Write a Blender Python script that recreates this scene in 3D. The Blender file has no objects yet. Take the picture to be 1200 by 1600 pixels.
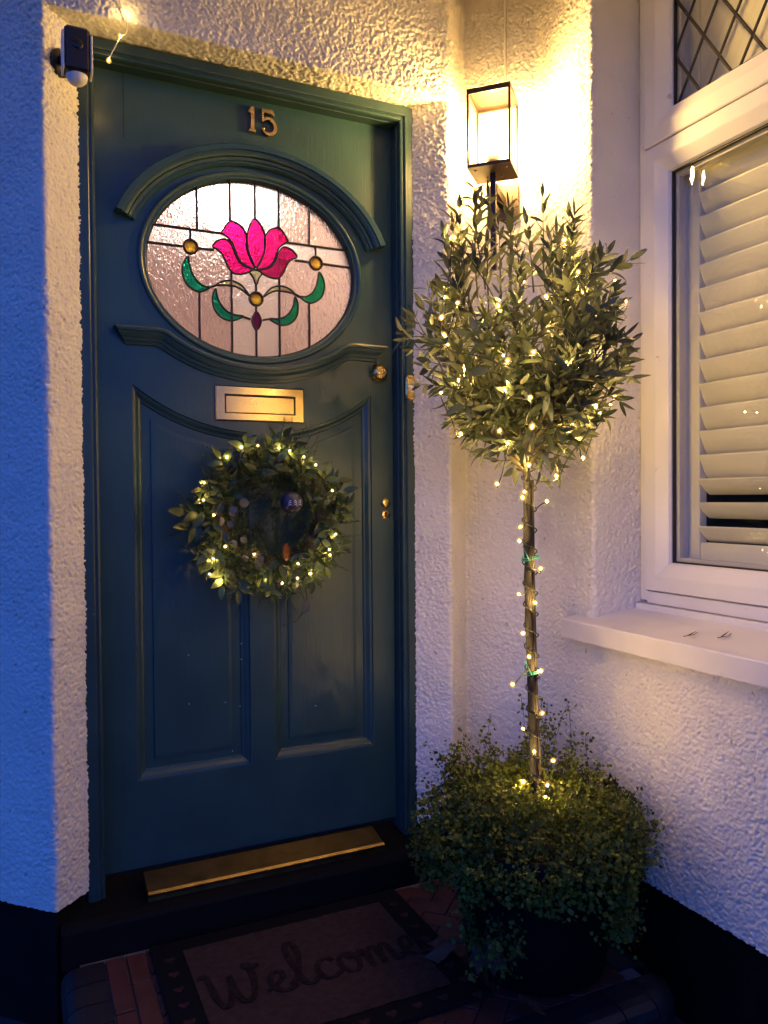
import bpy, math, random
import numpy as np
from mathutils import Matrix, Vector

rnd = random.Random(11)
rng = np.random.default_rng(7)
SC = bpy.context.scene
COL = SC.collection
R = math.radians

# ------------------------------------------------------------------ camera
cd = bpy.data.cameras.new('camera')
cam = bpy.data.objects.new('camera', cd)
COL.objects.link(cam)
SC.camera = cam
F_PX, CX, CY, CZ, YAW, PIT, ROL = 1222.88, -0.1882, -2.0497, 0.9381, 0.4353, -0.0188, -0.0083
cd.sensor_fit = 'VERTICAL'
cd.sensor_height = 32.0
cd.lens = F_PX / 1600 * 32.0
cd.clip_start, cd.clip_end = 0.02, 1000
fw = Vector((math.sin(YAW) * math.cos(PIT), math.cos(YAW) * math.cos(PIT), math.sin(PIT)))
rt = Vector((math.cos(YAW), -math.sin(YAW), 0))
up = rt.cross(fw)
r2 = rt * math.cos(ROL) + up * math.sin(ROL)
u2 = -rt * math.sin(ROL) + up * math.cos(ROL)
cam.matrix_world = Matrix(((r2.x, u2.x, -fw.x, CX), (r2.y, u2.y, -fw.y, CY), (r2.z, u2.z, -fw.z, CZ), (0, 0, 0, 1)))
CAMP = np.array((CX, CY, CZ))

# ------------------------------------------------------------------ world: blue hour sky
W = bpy.data.worlds.new('World')
SC.world = W
W.use_nodes = True
wn = W.node_tree.nodes
wl_ = W.node_tree.links
wn.clear()
sky = wn.new('ShaderNodeTexSky')
sky.sky_type = 'NISHITA'
sky.sun_disc = False
sky.sun_elevation = R(4.0)
sky.sun_rotation = R(40)
sky.ozone_density = 6.0
sky.air_density = 1.0
sky.dust_density = 0.2
tint = wn.new('ShaderNodeMix')
tint.data_type = 'RGBA'
tint.blend_type = 'MULTIPLY'
tint.inputs[0].default_value = 1.0
tint.inputs[7].default_value = (0.66, 0.48, 0.94, 1)
bg = wn.new('ShaderNodeBackground')
bg.inputs[1].default_value = 0.15
wo = wn.new('ShaderNodeOutputWorld')
wl_.new(sky.outputs[0], tint.inputs[6])
wl_.new(tint.outputs[2], bg.inputs[0])
wl_.new(bg.outputs[0], wo.inputs[0])

SC.view_settings.view_transform = 'Standard'
SC.view_settings.look = 'None'
SC.view_settings.exposure = 2.4
SC.view_settings.gamma = 1.0
LAMP_W = 102.0          # emission of the wall lantern bulb
FAIRY_W = 1080.0         # emission of the small bulbs
HALL_W = 15.0           # hall lamp behind the stained glass

SC.render.engine = 'CYCLES'
SC.cycles.use_denoising = True
try:
    SC.cycles.denoiser = 'OPENIMAGEDENOISE'
except Exception:
    pass
SC.cycles.max_bounces = 8
SC.cycles.transparent_max_bounces = 16
SC.cycles.sample_clamp_indirect = 4.0
SC.cycles.use_light_tree = True
SC.cycles.caustics_reflective = False
SC.cycles.caustics_refractive = False


# ------------------------------------------------------------------ materials
def lin(c):
    return tuple(((v / 255) / 12.92 if v <= 10 else ((v / 255 + .055) / 1.055) ** 2.4) for v in c)


def mat(name, col, rough=.6, metal=0., spec=.5, var=0., vscale=20., col2=None, bump=0., bscale=200., bdist=.002,
        coat=0., transl=0., back=None, emit=None, estr=0., speck=None, stretch=None):
    m = bpy.data.materials.new(name)
    m.use_nodes = True
    nt = m.node_tree
    N, L = nt.nodes, nt.links
    b = N['Principled BSDF']
    out = N['Material Output']
    b.inputs['Roughness'].default_value = rough
    b.inputs['Metallic'].default_value = metal
    b.inputs['Specular IOR Level'].default_value = spec
    b.inputs['Coat Weight'].default_value = coat
    tc = N.new('ShaderNodeTexCoord')
    csock = None
    if var or col2:
        nz = N.new('ShaderNodeTexNoise')
        nz.inputs['Scale'].default_value = vscale
        nz.inputs['Detail'].default_value = 6
        L.new(tc.outputs['Object'], nz.inputs['Vector'])
        rp = N.new('ShaderNodeValToRGB')
        rp.color_ramp.elements[0].position = .32
        rp.color_ramp.elements[1].position = .68
        c2 = col2 if col2 else tuple(v * (1 - var) for v in col)
        rp.color_ramp.elements[0].color = (*c2, 1)
        rp.color_ramp.elements[1].color = (*col, 1)
        L.new(nz.outputs[0], rp.inputs[0])
        csock = rp.outputs[0]
        rr = N.new('ShaderNodeMapRange')
        rr.inputs[3].default_value = max(0, rough - .08)
        rr.inputs[4].default_value = min(1, rough + .08)
        L.new(nz.outputs[0], rr.inputs[0])
        L.new(rr.outputs[0], b.inputs['Roughness'])
    else:
        b.inputs['Base Color'].default_value = (*col, 1)
    if speck:
        sc_, thr, sc_col = speck
        n2 = N.new('ShaderNodeTexNoise')
        n2.inputs['Scale'].default_value = sc_
        n2.inputs['Detail'].default_value = 2
        L.new(tc.outputs['Object'], n2.inputs['Vector'])
        st = N.new('ShaderNodeMapRange')
        st.inputs[1].default_value = thr
        st.inputs[2].default_value = thr + .04
        L.new(n2.outputs[0], st.inputs[0])
        mx = N.new('ShaderNodeMix')
        mx.data_type = 'RGBA'
        L.new(st.outputs[0], mx.inputs[0])
        if csock:
            L.new(csock, mx.inputs[6])
        else:
            mx.inputs[6].default_value = (*col, 1)
        mx.inputs[7].default_value = (*sc_col, 1)
        csock = mx.outputs[2]
    if back:
        g = N.new('ShaderNodeNewGeometry')
        mx = N.new('ShaderNodeMix')
        mx.data_type = 'RGBA'
        L.new(g.outputs['Backfacing'], mx.inputs[0])
        if csock:
            L.new(csock, mx.inputs[6])
        else:
            mx.inputs[6].default_value = (*col, 1)
        mx.inputs[7].default_value = (*back, 1)
        csock = mx.outputs[2]
    if csock:
        L.new(csock, b.inputs['Base Color'])
    if bump:
        n3 = N.new('ShaderNodeTexNoise')
        n3.inputs['Scale'].default_value = bscale
        n3.inputs['Detail'].default_value = 4
        if stretch:
            mp = N.new('ShaderNodeMapping')
            mp.inputs['Scale'].default_value = stretch
            L.new(tc.outputs['Object'], mp.inputs[0])
            L.new(mp.outputs[0], n3.inputs['Vector'])
        else:
            L.new(tc.outputs['Object'], n3.inputs['Vector'])
        bp = N.new('ShaderNodeBump')
        bp.inputs['Strength'].default_value = bump
        bp.inputs['Distance'].default_value = bdist
        L.new(n3.outputs[0], bp.inputs['Height'])
        L.new(bp.outputs[0], b.inputs['Normal'])
    if emit:
        b.inputs['Emission Color'].default_value = (*emit, 1)
        b.inputs['Emission Strength'].default_value = estr
    if transl:
        t = N.new('ShaderNodeBsdfTranslucent')
        if csock:
            L.new(csock, t.inputs[0])
        else:
            t.inputs[0].default_value = (*col, 1)
        ms = N.new('ShaderNodeMixShader')
        ms.inputs[0].default_value = transl
        L.new(b.outputs[0], ms.inputs[1])
        L.new(t.outputs[0], ms.inputs[2])
        L.new(ms.outputs[0], out.inputs[0])
    return m


def pane_mat(name, tintc=(1, 1, 1), ior=1.5):
    m = bpy.data.materials.new(name)
    m.use_nodes = True
    N, L = m.node_tree.nodes, m.node_tree.links
    N.clear()
    o = N.new('ShaderNodeOutputMaterial')
    fr = N.new('ShaderNodeFresnel')
    # the Fresnel node inverts the index on back faces; undo that so a thin sheet looks the same from both sides
    ge = N.new('ShaderNodeNewGeometry')
    m1 = N.new('ShaderNodeMath')
    m1.operation = 'MULTIPLY_ADD'
    m1.inputs[1].default_value = -2.0
    m1.inputs[2].default_value = 1.0
    m2 = N.new('ShaderNodeMath')
    m2.operation = 'POWER'
    m2.inputs[0].default_value = ior
    L.new(ge.outputs['Backfacing'], m1.inputs[0])
    L.new(m1.outputs[0], m2.inputs[1])
    L.new(m2.outputs[0], fr.inputs[0])
    t = N.new('ShaderNodeBsdfTransparent')
    t.inputs[0].default_value = (*tintc, 1)
    g = N.new('ShaderNodeBsdfGlossy')
    g.inputs['Roughness'].default_value = 0.004
    mx = N.new('ShaderNodeMixShader')
    L.new(fr.outputs[0], mx.inputs[0])
    L.new(t.outputs[0], mx.inputs[1])
    L.new(g.outputs[0], mx.inputs[2])
    L.new(mx.outputs[0], o.inputs[0])
    return m


def art_glass(name, col, rough=.22, bscale=90., bstr=.5):
    m = bpy.data.materials.new(name)
    m.use_nodes = True
    N, L = m.node_tree.nodes, m.node_tree.links
    b = N['Principled BSDF']
    b.inputs['Base Color'].default_value = (*col, 1)
    b.inputs['Transmission Weight'].default_value = 1
    b.inputs['Roughness'].default_value = rough
    b.inputs['IOR'].default_value = 1.45
    tc = N.new('ShaderNodeTexCoord')
    mp = N.new('ShaderNodeMapping')
    mp.inputs['Scale'].default_value = (1, 1, .6)
    nz = N.new('ShaderNodeTexNoise')
    nz.inputs['Scale'].default_value = bscale
    nz.inputs['Detail'].default_value = 2
    nz.inputs['Distortion'].default_value = .8
    bp = N.new('ShaderNodeBump')
    bp.inputs['Strength'].default_value = bstr
    bp.inputs['Distance'].default_value = .006
    L.new(tc.outputs['Object'], mp.inputs[0])
    L.new(mp.outputs[0], nz.inputs['Vector'])
    L.new(nz.outputs[0], bp.inputs['Height'])
    L.new(bp.outputs[0], b.inputs['Normal'])
    return m


M = {}
M['render'] = mat('painted_roughcast', (.77, .73, .66), .9, var=.10, vscale=7, bump=.55, bscale=420, bdist=.003, spec=.1,
                  speck=(55, .70, (.46, .40, .33)))
M['plinth'] = mat('black_plinth_paint', (.0045, .0045, .005), .7, var=.4, vscale=15, bump=.3, bscale=60, spec=.12)
M['door'] = mat('teal_door_paint', (.027, .070, .070), .34, var=.22, vscale=6, bump=.22, bscale=40, bdist=.002, stretch=(5, 5, .35), speck=(60, .76, (.06, .11, .12)))
M['frame'] = mat('teal_frame_paint', (.024, .058, .061), .36, var=.22, vscale=9, bump=.22, bscale=40, bdist=.002, stretch=(5, 5, .5), speck=(60, .74, (.07, .10, .10)))
M['brass'] = mat('aged_brass', (.80, .56, .20), .27, 1.0, var=.25, vscale=40, bump=.06, bscale=90)
M['brassd'] = mat('worn_brass_weather_bar', (.33, .225, .09), .36, 1.0, var=.35, vscale=25, bump=.1, bscale=90)
M['brass_letter'] = mat('satin_brass', (.56, .40, .19), .24, 1.0, var=.12, vscale=30, bump=.05, bscale=50)
M['black'] = mat('black_hole', (.004, .004, .004), .8)
M['lead'] = mat('lead_came', (.035, .032, .032), .45, .3, var=.3, vscale=80)
M['upvc'] = mat('white_upvc', (.74, .72, .72), .32, var=.05, vscale=6, speck=(35, .74, (.5, .46, .42)))
M['gasket'] = mat('black_gasket', (.012, .012, .012), .5)
M['spacer'] = mat('grey_spacer_bar', (.55, .53, .50), .45)
M['sill'] = mat('white_sill_paint', (.72, .68, .68), .5, var=.10, vscale=9, bump=.12, bscale=40, speck=(22, .72, (.45, .4, .36)))
M['shutter'] = mat('cream_shutter_paint', (.80, .76, .68), .4, var=.05, vscale=8)
M['bronze'] = mat('dark_bronze_metal', (.045, .028, .022), .38, .6, var=.2, vscale=30)
M['socket'] = mat('lamp_socket', (.55, .38, .22), .5)
M['lampglass'] = pane_mat('lantern_glass')
M['winglass'] = pane_mat('window_glass', (.97, .98, .97), 1.52)
M['bulb'] = mat('lit_lantern_bulb', (1, .8, .5), .5, emit=(1.0, .61, .18), estr=LAMP_W)
M['fairy'] = mat('lit_fairy_bulb', (1, .8, .4), .4, emit=(1.0, .65, .21), estr=FAIRY_W)
M['wire'] = mat('dark_green_wire', (.010, .014, .010), .5)
M['clearwire'] = mat('clear_wire', (.55, .5, .42), .35)
M['bark'] = mat('olive_bark', (.014, .0105, .009), .9, var=.5, vscale=45, bump=.6, bscale=120, bdist=.004)
M['stake'] = mat('bamboo_stake', (.024, .016, .011), .7, var=.35, vscale=30, bump=.2, bscale=90)
M['tie'] = mat('teal_garden_tie', (.01, .22, .19), .5)
M['olive'] = mat('olive_leaf', (.056, .070, .030), .45, col2=(.022, .036, .019), vscale=22, back=(.105, .120, .070), transl=.15)
M['twig'] = mat('olive_twig', (.070, .060, .036), .8)
M['cover'] = mat('creeping_leaf', (.125, .155, .022), .55, var=.6, vscale=16, transl=.22, spec=.2)
M['coverstem'] = mat('creeper_stem', (.05, .03, .018), .8)
M['pot'] = mat('black_plastic_pot', (.004, .004, .0045), .6, spec=.15, var=.2, vscale=20)
M['soil'] = mat('potting_soil', (.012, .013, .008), .95, bump=.8, bscale=90, bdist=.01)
M['dryleaf'] = mat('dry_brown_leaf', (.085, .036, .022), .8, var=.45, vscale=50, transl=.15)
M['wleaf'] = mat('wreath_green_leaf', (.030, .062, .015), .38, var=.45, vscale=35, back=(.07, .10, .045), transl=.2)
M['wvar'] = mat('pale_edged_leaf', (.20, .26, .07), .42, var=.3, vscale=40, col2=(.05, .10, .025), transl=.25)
M['needle'] = mat('conifer_needle', (.030, .056, .014), .55, var=.5, vscale=25)
M['euc'] = mat('grey_eucalyptus_leaf', (.085, .092, .085), .6, var=.3, vscale=30)
M['orange'] = mat('dried_orange_slice', (.20, .05, .015), .55, var=.5, vscale=90, transl=.3)
M['cone'] = mat('pine_cone', (.10, .055, .032), .8, var=.4, vscale=80)
M['bauble'] = mat('dark_blue_bauble', (.022, .025, .065), .35, var=.3, vscale=40)
M['white'] = mat('white_paint_mark', (.62, .64, .75), .6)
M['redtile'] = mat('red_quarry_tile', (.080, .019, .015), .6, var=.45, vscale=18, bump=.2, bscale=70)
M['blacktile'] = mat('black_edge_tile', (.012, .012, .016), .45, var=.4, vscale=20, bump=.2, bscale=50)
M['mortar'] = mat('pale_mortar', (.12, .115, .12), .9, var=.4, vscale=40, bump=.4, bscale=90)
M['coir'] = mat('brown_coir', (.066, .040, .031), .95, spec=.1, var=.35, vscale=60, bump=1.0, bscale=420, bdist=.006)
M['rubber'] = mat('black_mat_rubber', (.005, .005, .006), .8, spec=.1, bump=.4, bscale=150)
M['ink'] = mat('black_mat_lettering', (.016, .011, .010), .95, spec=.05, col2=(.034, .022, .018), vscale=70, bump=1, bscale=400, bdist=.005)
M['heart'] = mat('faded_red_heart', (.065, .024, .022), .95, spec=.1, col2=(.02, .012, .012), vscale=60, bump=.8, bscale=400)
M['ground'] = mat('dark_paving', (.035, .034, .036), .85, var=.4, vscale=3, bump=.5, bscale=60, bdist=.004)
M['hall'] = mat('pink_white_hall_paint', (.80, .66, .60), .8, var=.08, vscale=3)
M['hallfloor'] = mat('hall_floor', (.30, .20, .15), .5)
M['halllamp'] = mat('lit_hall_lamp', (1, .9, .8), .5, emit=(1.0, .84, .72), estr=HALL_W)
M['room'] = mat('dark_room_paint', (.10, .10, .11), .9)
M['camblack'] = mat('black_camera_plastic', (.010, .008, .008), .35)
M['camwhite'] = mat('white_camera_panel', (.75, .72, .68), .45)
M['bellwhite'] = mat('cream_bell_push', (.8, .72, .6), .3)
M['g_clear'] = art_glass('clear_hammered_glass', (.98, .95, .94), .28, 210, .55)
M['g_pink'] = art_glass('pale_pink_ripple_glass', (.90, .77, .72), .26, 130, .6)
M['g_mag'] = art_glass('magenta_glass', (.76, .005, .17), .26, 60, .55)
M['g_mag2'] = art_glass('deep_magenta_glass', (.45, .003, .10), .26, 60, .55)
M['g_green'] = art_glass('green_glass', (.008, .42, .15), .24, 60, .5)
M['g_pale'] = art_glass('pale_green_glass', (.60, .62, .33), .2, 90, .4)
M['g_amber'] = art_glass('amber_glass', (1.0, .66, .06), .55, 30, .2)
M['g_plum'] = art_glass('plum_glass', (.16, .003, .05), .2, 60, .3)

# ------------------------------------------------------------------ mesh helpers
WL = {}


def wloc(o):
    return WL.get(o.name, Vector((0, 0, 0))) if o else Vector((0, 0, 0))


def thing(name, loc, label, cat, group=None):
    o = bpy.data.objects.new(name, None)
    o.empty_display_size = .05
    COL.objects.link(o)
    o.location = loc
    WL[o.name] = Vector(loc)
    tag(o, label, cat, group)
    return o


def tag(o, label=None, cat=None, group=None, kind=None):
    if label:
        o['label'] = label
    if cat:
        o['category'] = cat
    if group:
        o['group'] = group
    if kind:
        o['kind'] = kind
    return o


def link(name, me, parent=None):
    o = bpy.data.objects.new(name, me)
    COL.objects.link(o)
    if parent:
        o.parent = parent
        WL[o.name] = wloc(parent)
    return o


class MB:
    def __init__(s):
        s.v = []
        s.f = []
        s.sm = []

    def add(s, vs, fs, smooth=False):
        n = len(s.v)
        s.v.extend(tuple(map(float, p)) for p in vs)
        s.f.extend(tuple(i + n for i in f) for f in fs)
        s.sm.extend([smooth] * len(fs))
        return s

    def hexa(s, p):  # 8 points: bottom 4 ccw, top 4
        return s.add(p, [(3, 2, 1, 0), (4, 5, 6, 7), (0, 1, 5, 4), (1, 2, 6, 5), (2, 3, 7, 6), (3, 0, 4, 7)])

    def box(s, a, b, bev=0.):
        (x0, y0, z0), (x1, y1, z1) = a, b
        if bev <= 0:
            return s.hexa([(x0, y0, z0), (x1, y0, z0), (x1, y1, z0), (x0, y1, z0), (x0, y0, z1), (x1, y0, z1), (x1, y1, z1), (x0, y1, z1)])
        e = bev
        vs, idx = [], {}
        for ix, (xo, sx) in enumerate(((x0, 1), (x1, -1))):
            for iy, (yo, sy) in enumerate(((y0, 1), (y1, -1))):
                for iz, (zo, sz) in enumerate(((z0, 1), (z1, -1))):
                    for k in range(3):
                        idx[ix, iy, iz, k] = len(vs)
                        vs.append((xo + (sx * e if k != 0 else 0), yo + (sy * e if k != 1 else 0), zo + (sz * e if k != 2 else 0)))
        fs = []
        q = [(0, 0), (1, 0), (1, 1), (0, 1)]
        for i in (0, 1):
            fs.append(tuple(idx[i, a, b, 0] for a, b in (q if i else q[::-1])))
            fs.append(tuple(idx[a, i, b, 1] for a, b in (q[::-1] if i else q)))
            fs.append(tuple(idx[a, b, i, 2] for a, b in (q if i else q[::-1])))
        for a in (0, 1):
            for b_ in (0, 1):
                fs.append((idx[0, a, b_, 1], idx[1, a, b_, 1], idx[1, a, b_, 2], idx[0, a, b_, 2]))
                fs.append((idx[a, 0, b_, 0], idx[a, 1, b_, 0], idx[a, 1, b_, 2], idx[a, 0, b_, 2]))
                fs.append((idx[a, b_, 0, 0], idx[a, b_, 1, 0], idx[a, b_, 1, 1], idx[a, b_, 0, 1]))
                for c in (0, 1):
                    pass
        for a in (0, 1):
            for b_ in (0, 1):
                for c in (0, 1):
                    fs.append((idx[a, b_, c, 0], idx[a, b_, c, 1], idx[a, b_, c, 2]))
        return s.add(vs, fs)

    def tube(s, pts, rad, seg=8, cap=True, smooth=True):
        pts = [Vector(p) for p in pts]
        n = len(pts)
        rads = rad if isinstance(rad, (list, tuple)) else [rad] * n
        vs, fs = [], []
        prev = None
        for i, p in enumerate(pts):
            d = (pts[min(i + 1, n - 1)] - pts[max(i - 1, 0)])
            d = d.normalized() if d.length > 1e-9 else Vector((0, 0, 1))
            if prev is None:
                a = d.orthogonal().normalized()
            else:
                a = (prev - d * prev.dot(d))
                a = a.normalized() if a.length > 1e-6 else d.orthogonal().normalized()
            prev = a
            b = d.cross(a)
            for k in range(seg):
                t = 2 * math.pi * k / seg
                vs.append(p + (a * math.cos(t) + b * math.sin(t)) * rads[i])
        for i in range(n - 1):
            for k in range(seg):
                k2 = (k + 1) % seg
                fs.append((i * seg + k, i * seg + k2, (i + 1) * seg + k2, (i + 1) * seg + k))
        if cap:
            fs.append(tuple(range(seg))[::-1])
            fs.append(tuple((n - 1) * seg + k for k in range(seg)))
        return s.add(vs, fs, smooth)

    def lathe(s, prof, c, axis='Z', seg=24, smooth=True, a0=0, a1=2 * math.pi):
        # prof: (radius, height) list
        vs, fs = [], []
        full = abs(a1 - a0 - 2 * math.pi) < 1e-6
        m = seg if full else seg + 1
        for (r, h) in prof:
            for k in range(m):
                t = a0 + (a1 - a0) * k / seg
                x, y = r * math.cos(t), r * math.sin(t)
                p = {'Z': (x, y, h), 'Y': (x, h, y), 'X': (h, x, y)}[axis]
                vs.append((c[0] + p[0], c[1] + p[1], c[2] + p[2]))
        for i in range(len(prof) - 1):
            for k in range(seg):
                k2 = (k + 1) % m
                q = (i * m + k, i * m + k2, (i + 1) * m + k2, (i + 1) * m + k)
                fs.append(q if axis != 'Y' else q[::-1])
        return s.add(vs, fs, smooth)

    def prism(s, poly, y0, y1):
        # polygon in XZ (list of (x,z)), extruded y0 (front) to y1
        n = len(poly)
        area = sum(poly[i][0] * poly[(i + 1) % n][1] - poly[(i + 1) % n][0] * poly[i][1] for i in range(n))
        if area < 0:
            poly = poly[::-1]
        vs = [(x, y0, z) for x, z in poly] + [(x, y1, z) for x, z in poly]
        fs = [tuple(range(n)), tuple(range(2 * n - 1, n - 1, -1))]
        fs += [(i, i + n, (i + 1) % n + n, (i + 1) % n) for i in range(n)]
        return s.add(vs, fs)

    def extr(s, prof, axis, a, b):
        # prof polygon of 2D points in the plane across axis, extruded a..b ; axis X: (y,z)  axis Y: (x,z)  axis Z: (x,y)
        n = len(prof)
        mk = {'X': lambda t, p: (t, p[0], p[1]), 'Y': lambda t, p: (p[0], t, p[1]), 'Z': lambda t, p: (p[0], p[1], t)}[axis]
        vs = [mk(a, p) for p in prof] + [mk(b, p) for p in prof]
        fs = [tuple(range(n))[::-1], tuple(range(n, 2 * n))] + [(i, (i + 1) % n, (i + 1) % n + n, i + n) for i in range(n)]
        return s.add(vs, fs)

    def loops(s, loops, closed=True, cap=False, smooth=False):
        n = len(loops[0])
        vs = [p for l in loops for p in l]
        fs = []
        for i in range(len(loops) - 1):
            for k in range(n if closed else n - 1):
                k2 = (k + 1) % n
                fs.append((i * n + k, i * n + k2, (i + 1) * n + k2, (i + 1) * n + k))
        if cap:
            fs.append(tuple((len(loops) - 1) * n + k for k in range(n)))
        return s.add(vs, fs, smooth)

    def build(s, name, m, parent=None, fix=True):
        o0 = wloc(parent)
        me = bpy.data.meshes.new(name)
        me.from_pydata([(x - o0.x, y - o0.y, z - o0.z) for x, y, z in s.v], [], s.f)
        me.polygons.foreach_set('use_smooth', s.sm)
        me.materials.append(m)
        if fix:
            import bmesh
            bm = bmesh.new()
            bm.from_mesh(me)
            bmesh.ops.recalc_face_normals(bm, faces=bm.faces)
            bm.to_mesh(me)
            bm.free()
        me.update()
        return link(name, me, parent)


def place(name, me, mw, parent):
    o = bpy.data.objects.new(name, me)
    COL.objects.link(o)
    o.parent = parent
    m2 = mw.copy()
    m2.translation = mw.translation - wloc(parent)
    o.matrix_local = m2
    WL[o.name] = mw.translation.copy()
    return o


def frame_mat(p, d, nrm, s):
    d = Vector(d).normalized()
    n = Vector(nrm)
    n = n - d * n.dot(d)
    n = n.normalized() if n.length > 1e-5 else d.orthogonal().normalized()
    x = d.cross(n)  # x across leaf, y along leaf, z normal
    return Matrix(((x.x * s, d.x * s, n.x * s, p[0]), (x.y * s, d.y * s, n.y * s, p[1]), (x.z * s, d.z * s, n.z * s, p[2]), (0, 0, 0, 1)))


def catmull(pts, closed=False, k=6):
    pts = [Vector(p) for p in pts]
    n = len(pts)
    out = []
    rngi = range(n if closed else n - 1)
    for i in rngi:
        if closed:
            a, b, c, d = pts[(i - 1) % n], pts[i], pts[(i + 1) % n], pts[(i + 2) % n]
        else:
            a, b, c, d = pts[max(i - 1, 0)], pts[i], pts[i + 1], pts[min(i + 2, n - 1)]
        for j in range(k):
            t = j / k
            out.append(.5 * ((2 * b) + (c - a) * t + (2 * a - 5 * b + 4 * c - d) * t * t + (3 * b - a - 3 * c + d) * t ** 3))
    if not closed:
        out.append(pts[-1])
    return out


# numpy noise ---------------------------------------------------------------
def _h(ix, iy, iz, s=0):
    h = (ix.astype(np.uint32) * np.uint32(374761393) + iy.astype(np.uint32) * np.uint32(668265263) +
         iz.astype(np.uint32) * np.uint32(2147483647) + np.uint32(s * 974634 + 12345))
    h = (h ^ (h >> np.uint32(13))) * np.uint32(1274126177)
    h = (h ^ (h >> np.uint32(16))) * np.uint32(2246822519)
    return ((h ^ (h >> np.uint32(15))) & np.uint32(0xffffff)).astype(np.float64) / 0xffffff


def vnoise(P, f, s=0):
    q = P * f + 1000.0
    i = np.floor(q).astype(np.int64)
    t = q - i
    t = t * t * (3 - 2 * t)
    r = 0
    for a in (0, 1):
        for b in (0, 1):
            for c in (0, 1):
                w = (t[:, 0] if a else 1 - t[:, 0]) * (t[:, 1] if b else 1 - t[:, 1]) * (t[:, 2] if c else 1 - t[:, 2])
                r = r + w * _h(i[:, 0] + a, i[:, 1] + b, i[:, 2] + c, s)
    return r


def grains(P, f, s=0):
    """height of rounded stones: 1 at a stone's centre, falling to its edge"""
    q = P * f + 1000.0
    i0 = np.floor(q - .5).astype(np.int64)
    best = np.full(len(P), 9.0)
    for a in (0, 1):
        for b in (0, 1):
            for c in (0, 1):
                ix, iy, iz = i0[:, 0] + a, i0[:, 1] + b, i0[:, 2] + c
                d = ((ix + _h(ix, iy, iz, s) - q[:, 0]) ** 2 + (iy + _h(ix, iy, iz, s + 1) - q[:, 1]) ** 2 +
                     (iz + _h(ix, iy, iz, s + 2) - q[:, 2]) ** 2)
                best = np.minimum(best, d / (.55 + .9 * _h(ix, iy, iz, s + 3)))
    return np.clip(1 - best, -.6, 1)


def roughcast(P):
    # thrown render painted many times: grit and lumps up to a centimetre across, on a slightly uneven coat
    w = (np.stack([vnoise(P, 90, 5), vnoise(P, 90, 6), vnoise(P, 90, 7)], 1) - .5) * .006
    g1 = grains(P + w, 128, 20)
    b = vnoise(P + w, 310, 2)
    b2 = vnoise(P, 190, 12)
    c = vnoise(P, 62, 4)
    pit = np.clip((vnoise(P, 170, 9) - .70) / .12, 0, 1)
    patch = .55 + .8 * vnoise(P, 8, 8)
    big = vnoise(P, 9, 3) - .5
    return patch * (.0040 * g1 + .0042 * (b - .5) + .0026 * (b2 - .5) + .0018 * (c - .5) - .0026 * pit) + .0040 * big - .001


def path_samples(pts, r=.012, ds=.0025, coarse=None):
    """plan polyline with filleted corners -> positions, outward normals"""
    pts = [np.array(p, float) for p in pts]
    P, Nn = [], []

    def nrm(t):
        return np.array((t[1], -t[0]))
    segs = []
    for a, b in zip(pts[:-1], pts[1:]):
        d = b - a
        l = np.linalg.norm(d)
        segs.append((a, b, d / l, l))
    for k, (a, b, t, l) in enumerate(segs):
        cut0 = r if k > 0 else 0
        cut1 = r if k < len(segs) - 1 else 0
        step = ds
        n = max(2, int(round((l - cut0 - cut1) / step)))
        cz = coarse.get(k) if coarse else None
        tt = np.linspace(cut0, l - cut1, n + 1)
        if cz:   # (fine length, fine end 'end'/'start')
            fl, end, cs = cz
            if end == 'end':
                tt = np.concatenate([np.arange(cut0, l - fl, cs), np.linspace(l - fl, l - cut1, int(fl / step) + 1)])
            else:
                tt = np.concatenate([np.linspace(cut0, fl, int(fl / step) + 1), np.arange(fl + cs, l, cs), [l]])
        for q in tt:
            P.append(a + t * q)
            Nn.append(nrm(t))
        if k < len(segs) - 1:
            t2 = segs[k + 1][2]
            p0, p1 = b - t * r, b + t2 * r
            for j in range(1, 6):
                u = j / 6
                P.append((1 - u) ** 2 * p0 + 2 * u * (1 - u) * b + u * u * p1)
                m = nrm(t) * (1 - u) + nrm(t2) * u
                Nn.append(m / np.linalg.norm(m))
    return np.array(P), np.array(Nn)


def grid_mesh(name, P, Nn, disp, m, parent):
    nz, ns = P.shape[:2]
    p = P.reshape(-1, 3)
    n = Nn.reshape(-1, 3)
    q = p + n * disp[:, None]
    o0 = wloc(parent)
    q = q - np.array(o0)
    me = bpy.data.meshes.new(name)
    i = np.arange((nz - 1) * (ns - 1))
    r_, c_ = i // (ns - 1), i % (ns - 1)
    a = r_ * ns + c_
    faces = np.stack([a, a + 1, a + ns + 1, a + ns], 1).astype(np.int32)
    me.vertices.add(len(q))
    me.vertices.foreach_set('co', q.astype(np.float32).ravel())
    me.loops.add(faces.size)
    me.loops.foreach_set('vertex_index', faces.ravel())
    me.polygons.add(len(faces))
    me.polygons.foreach_set('loop_start', np.arange(0, faces.size, 4, dtype=np.int32))
    me.polygons.foreach_set('loop_total', np.full(len(faces), 4, np.int32))
    me.polygons.foreach_set('use_smooth', np.ones(len(faces), bool))
    me.materials.append(m)
    me.update()
    me.validate()
    return link(name, me, parent)


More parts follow.
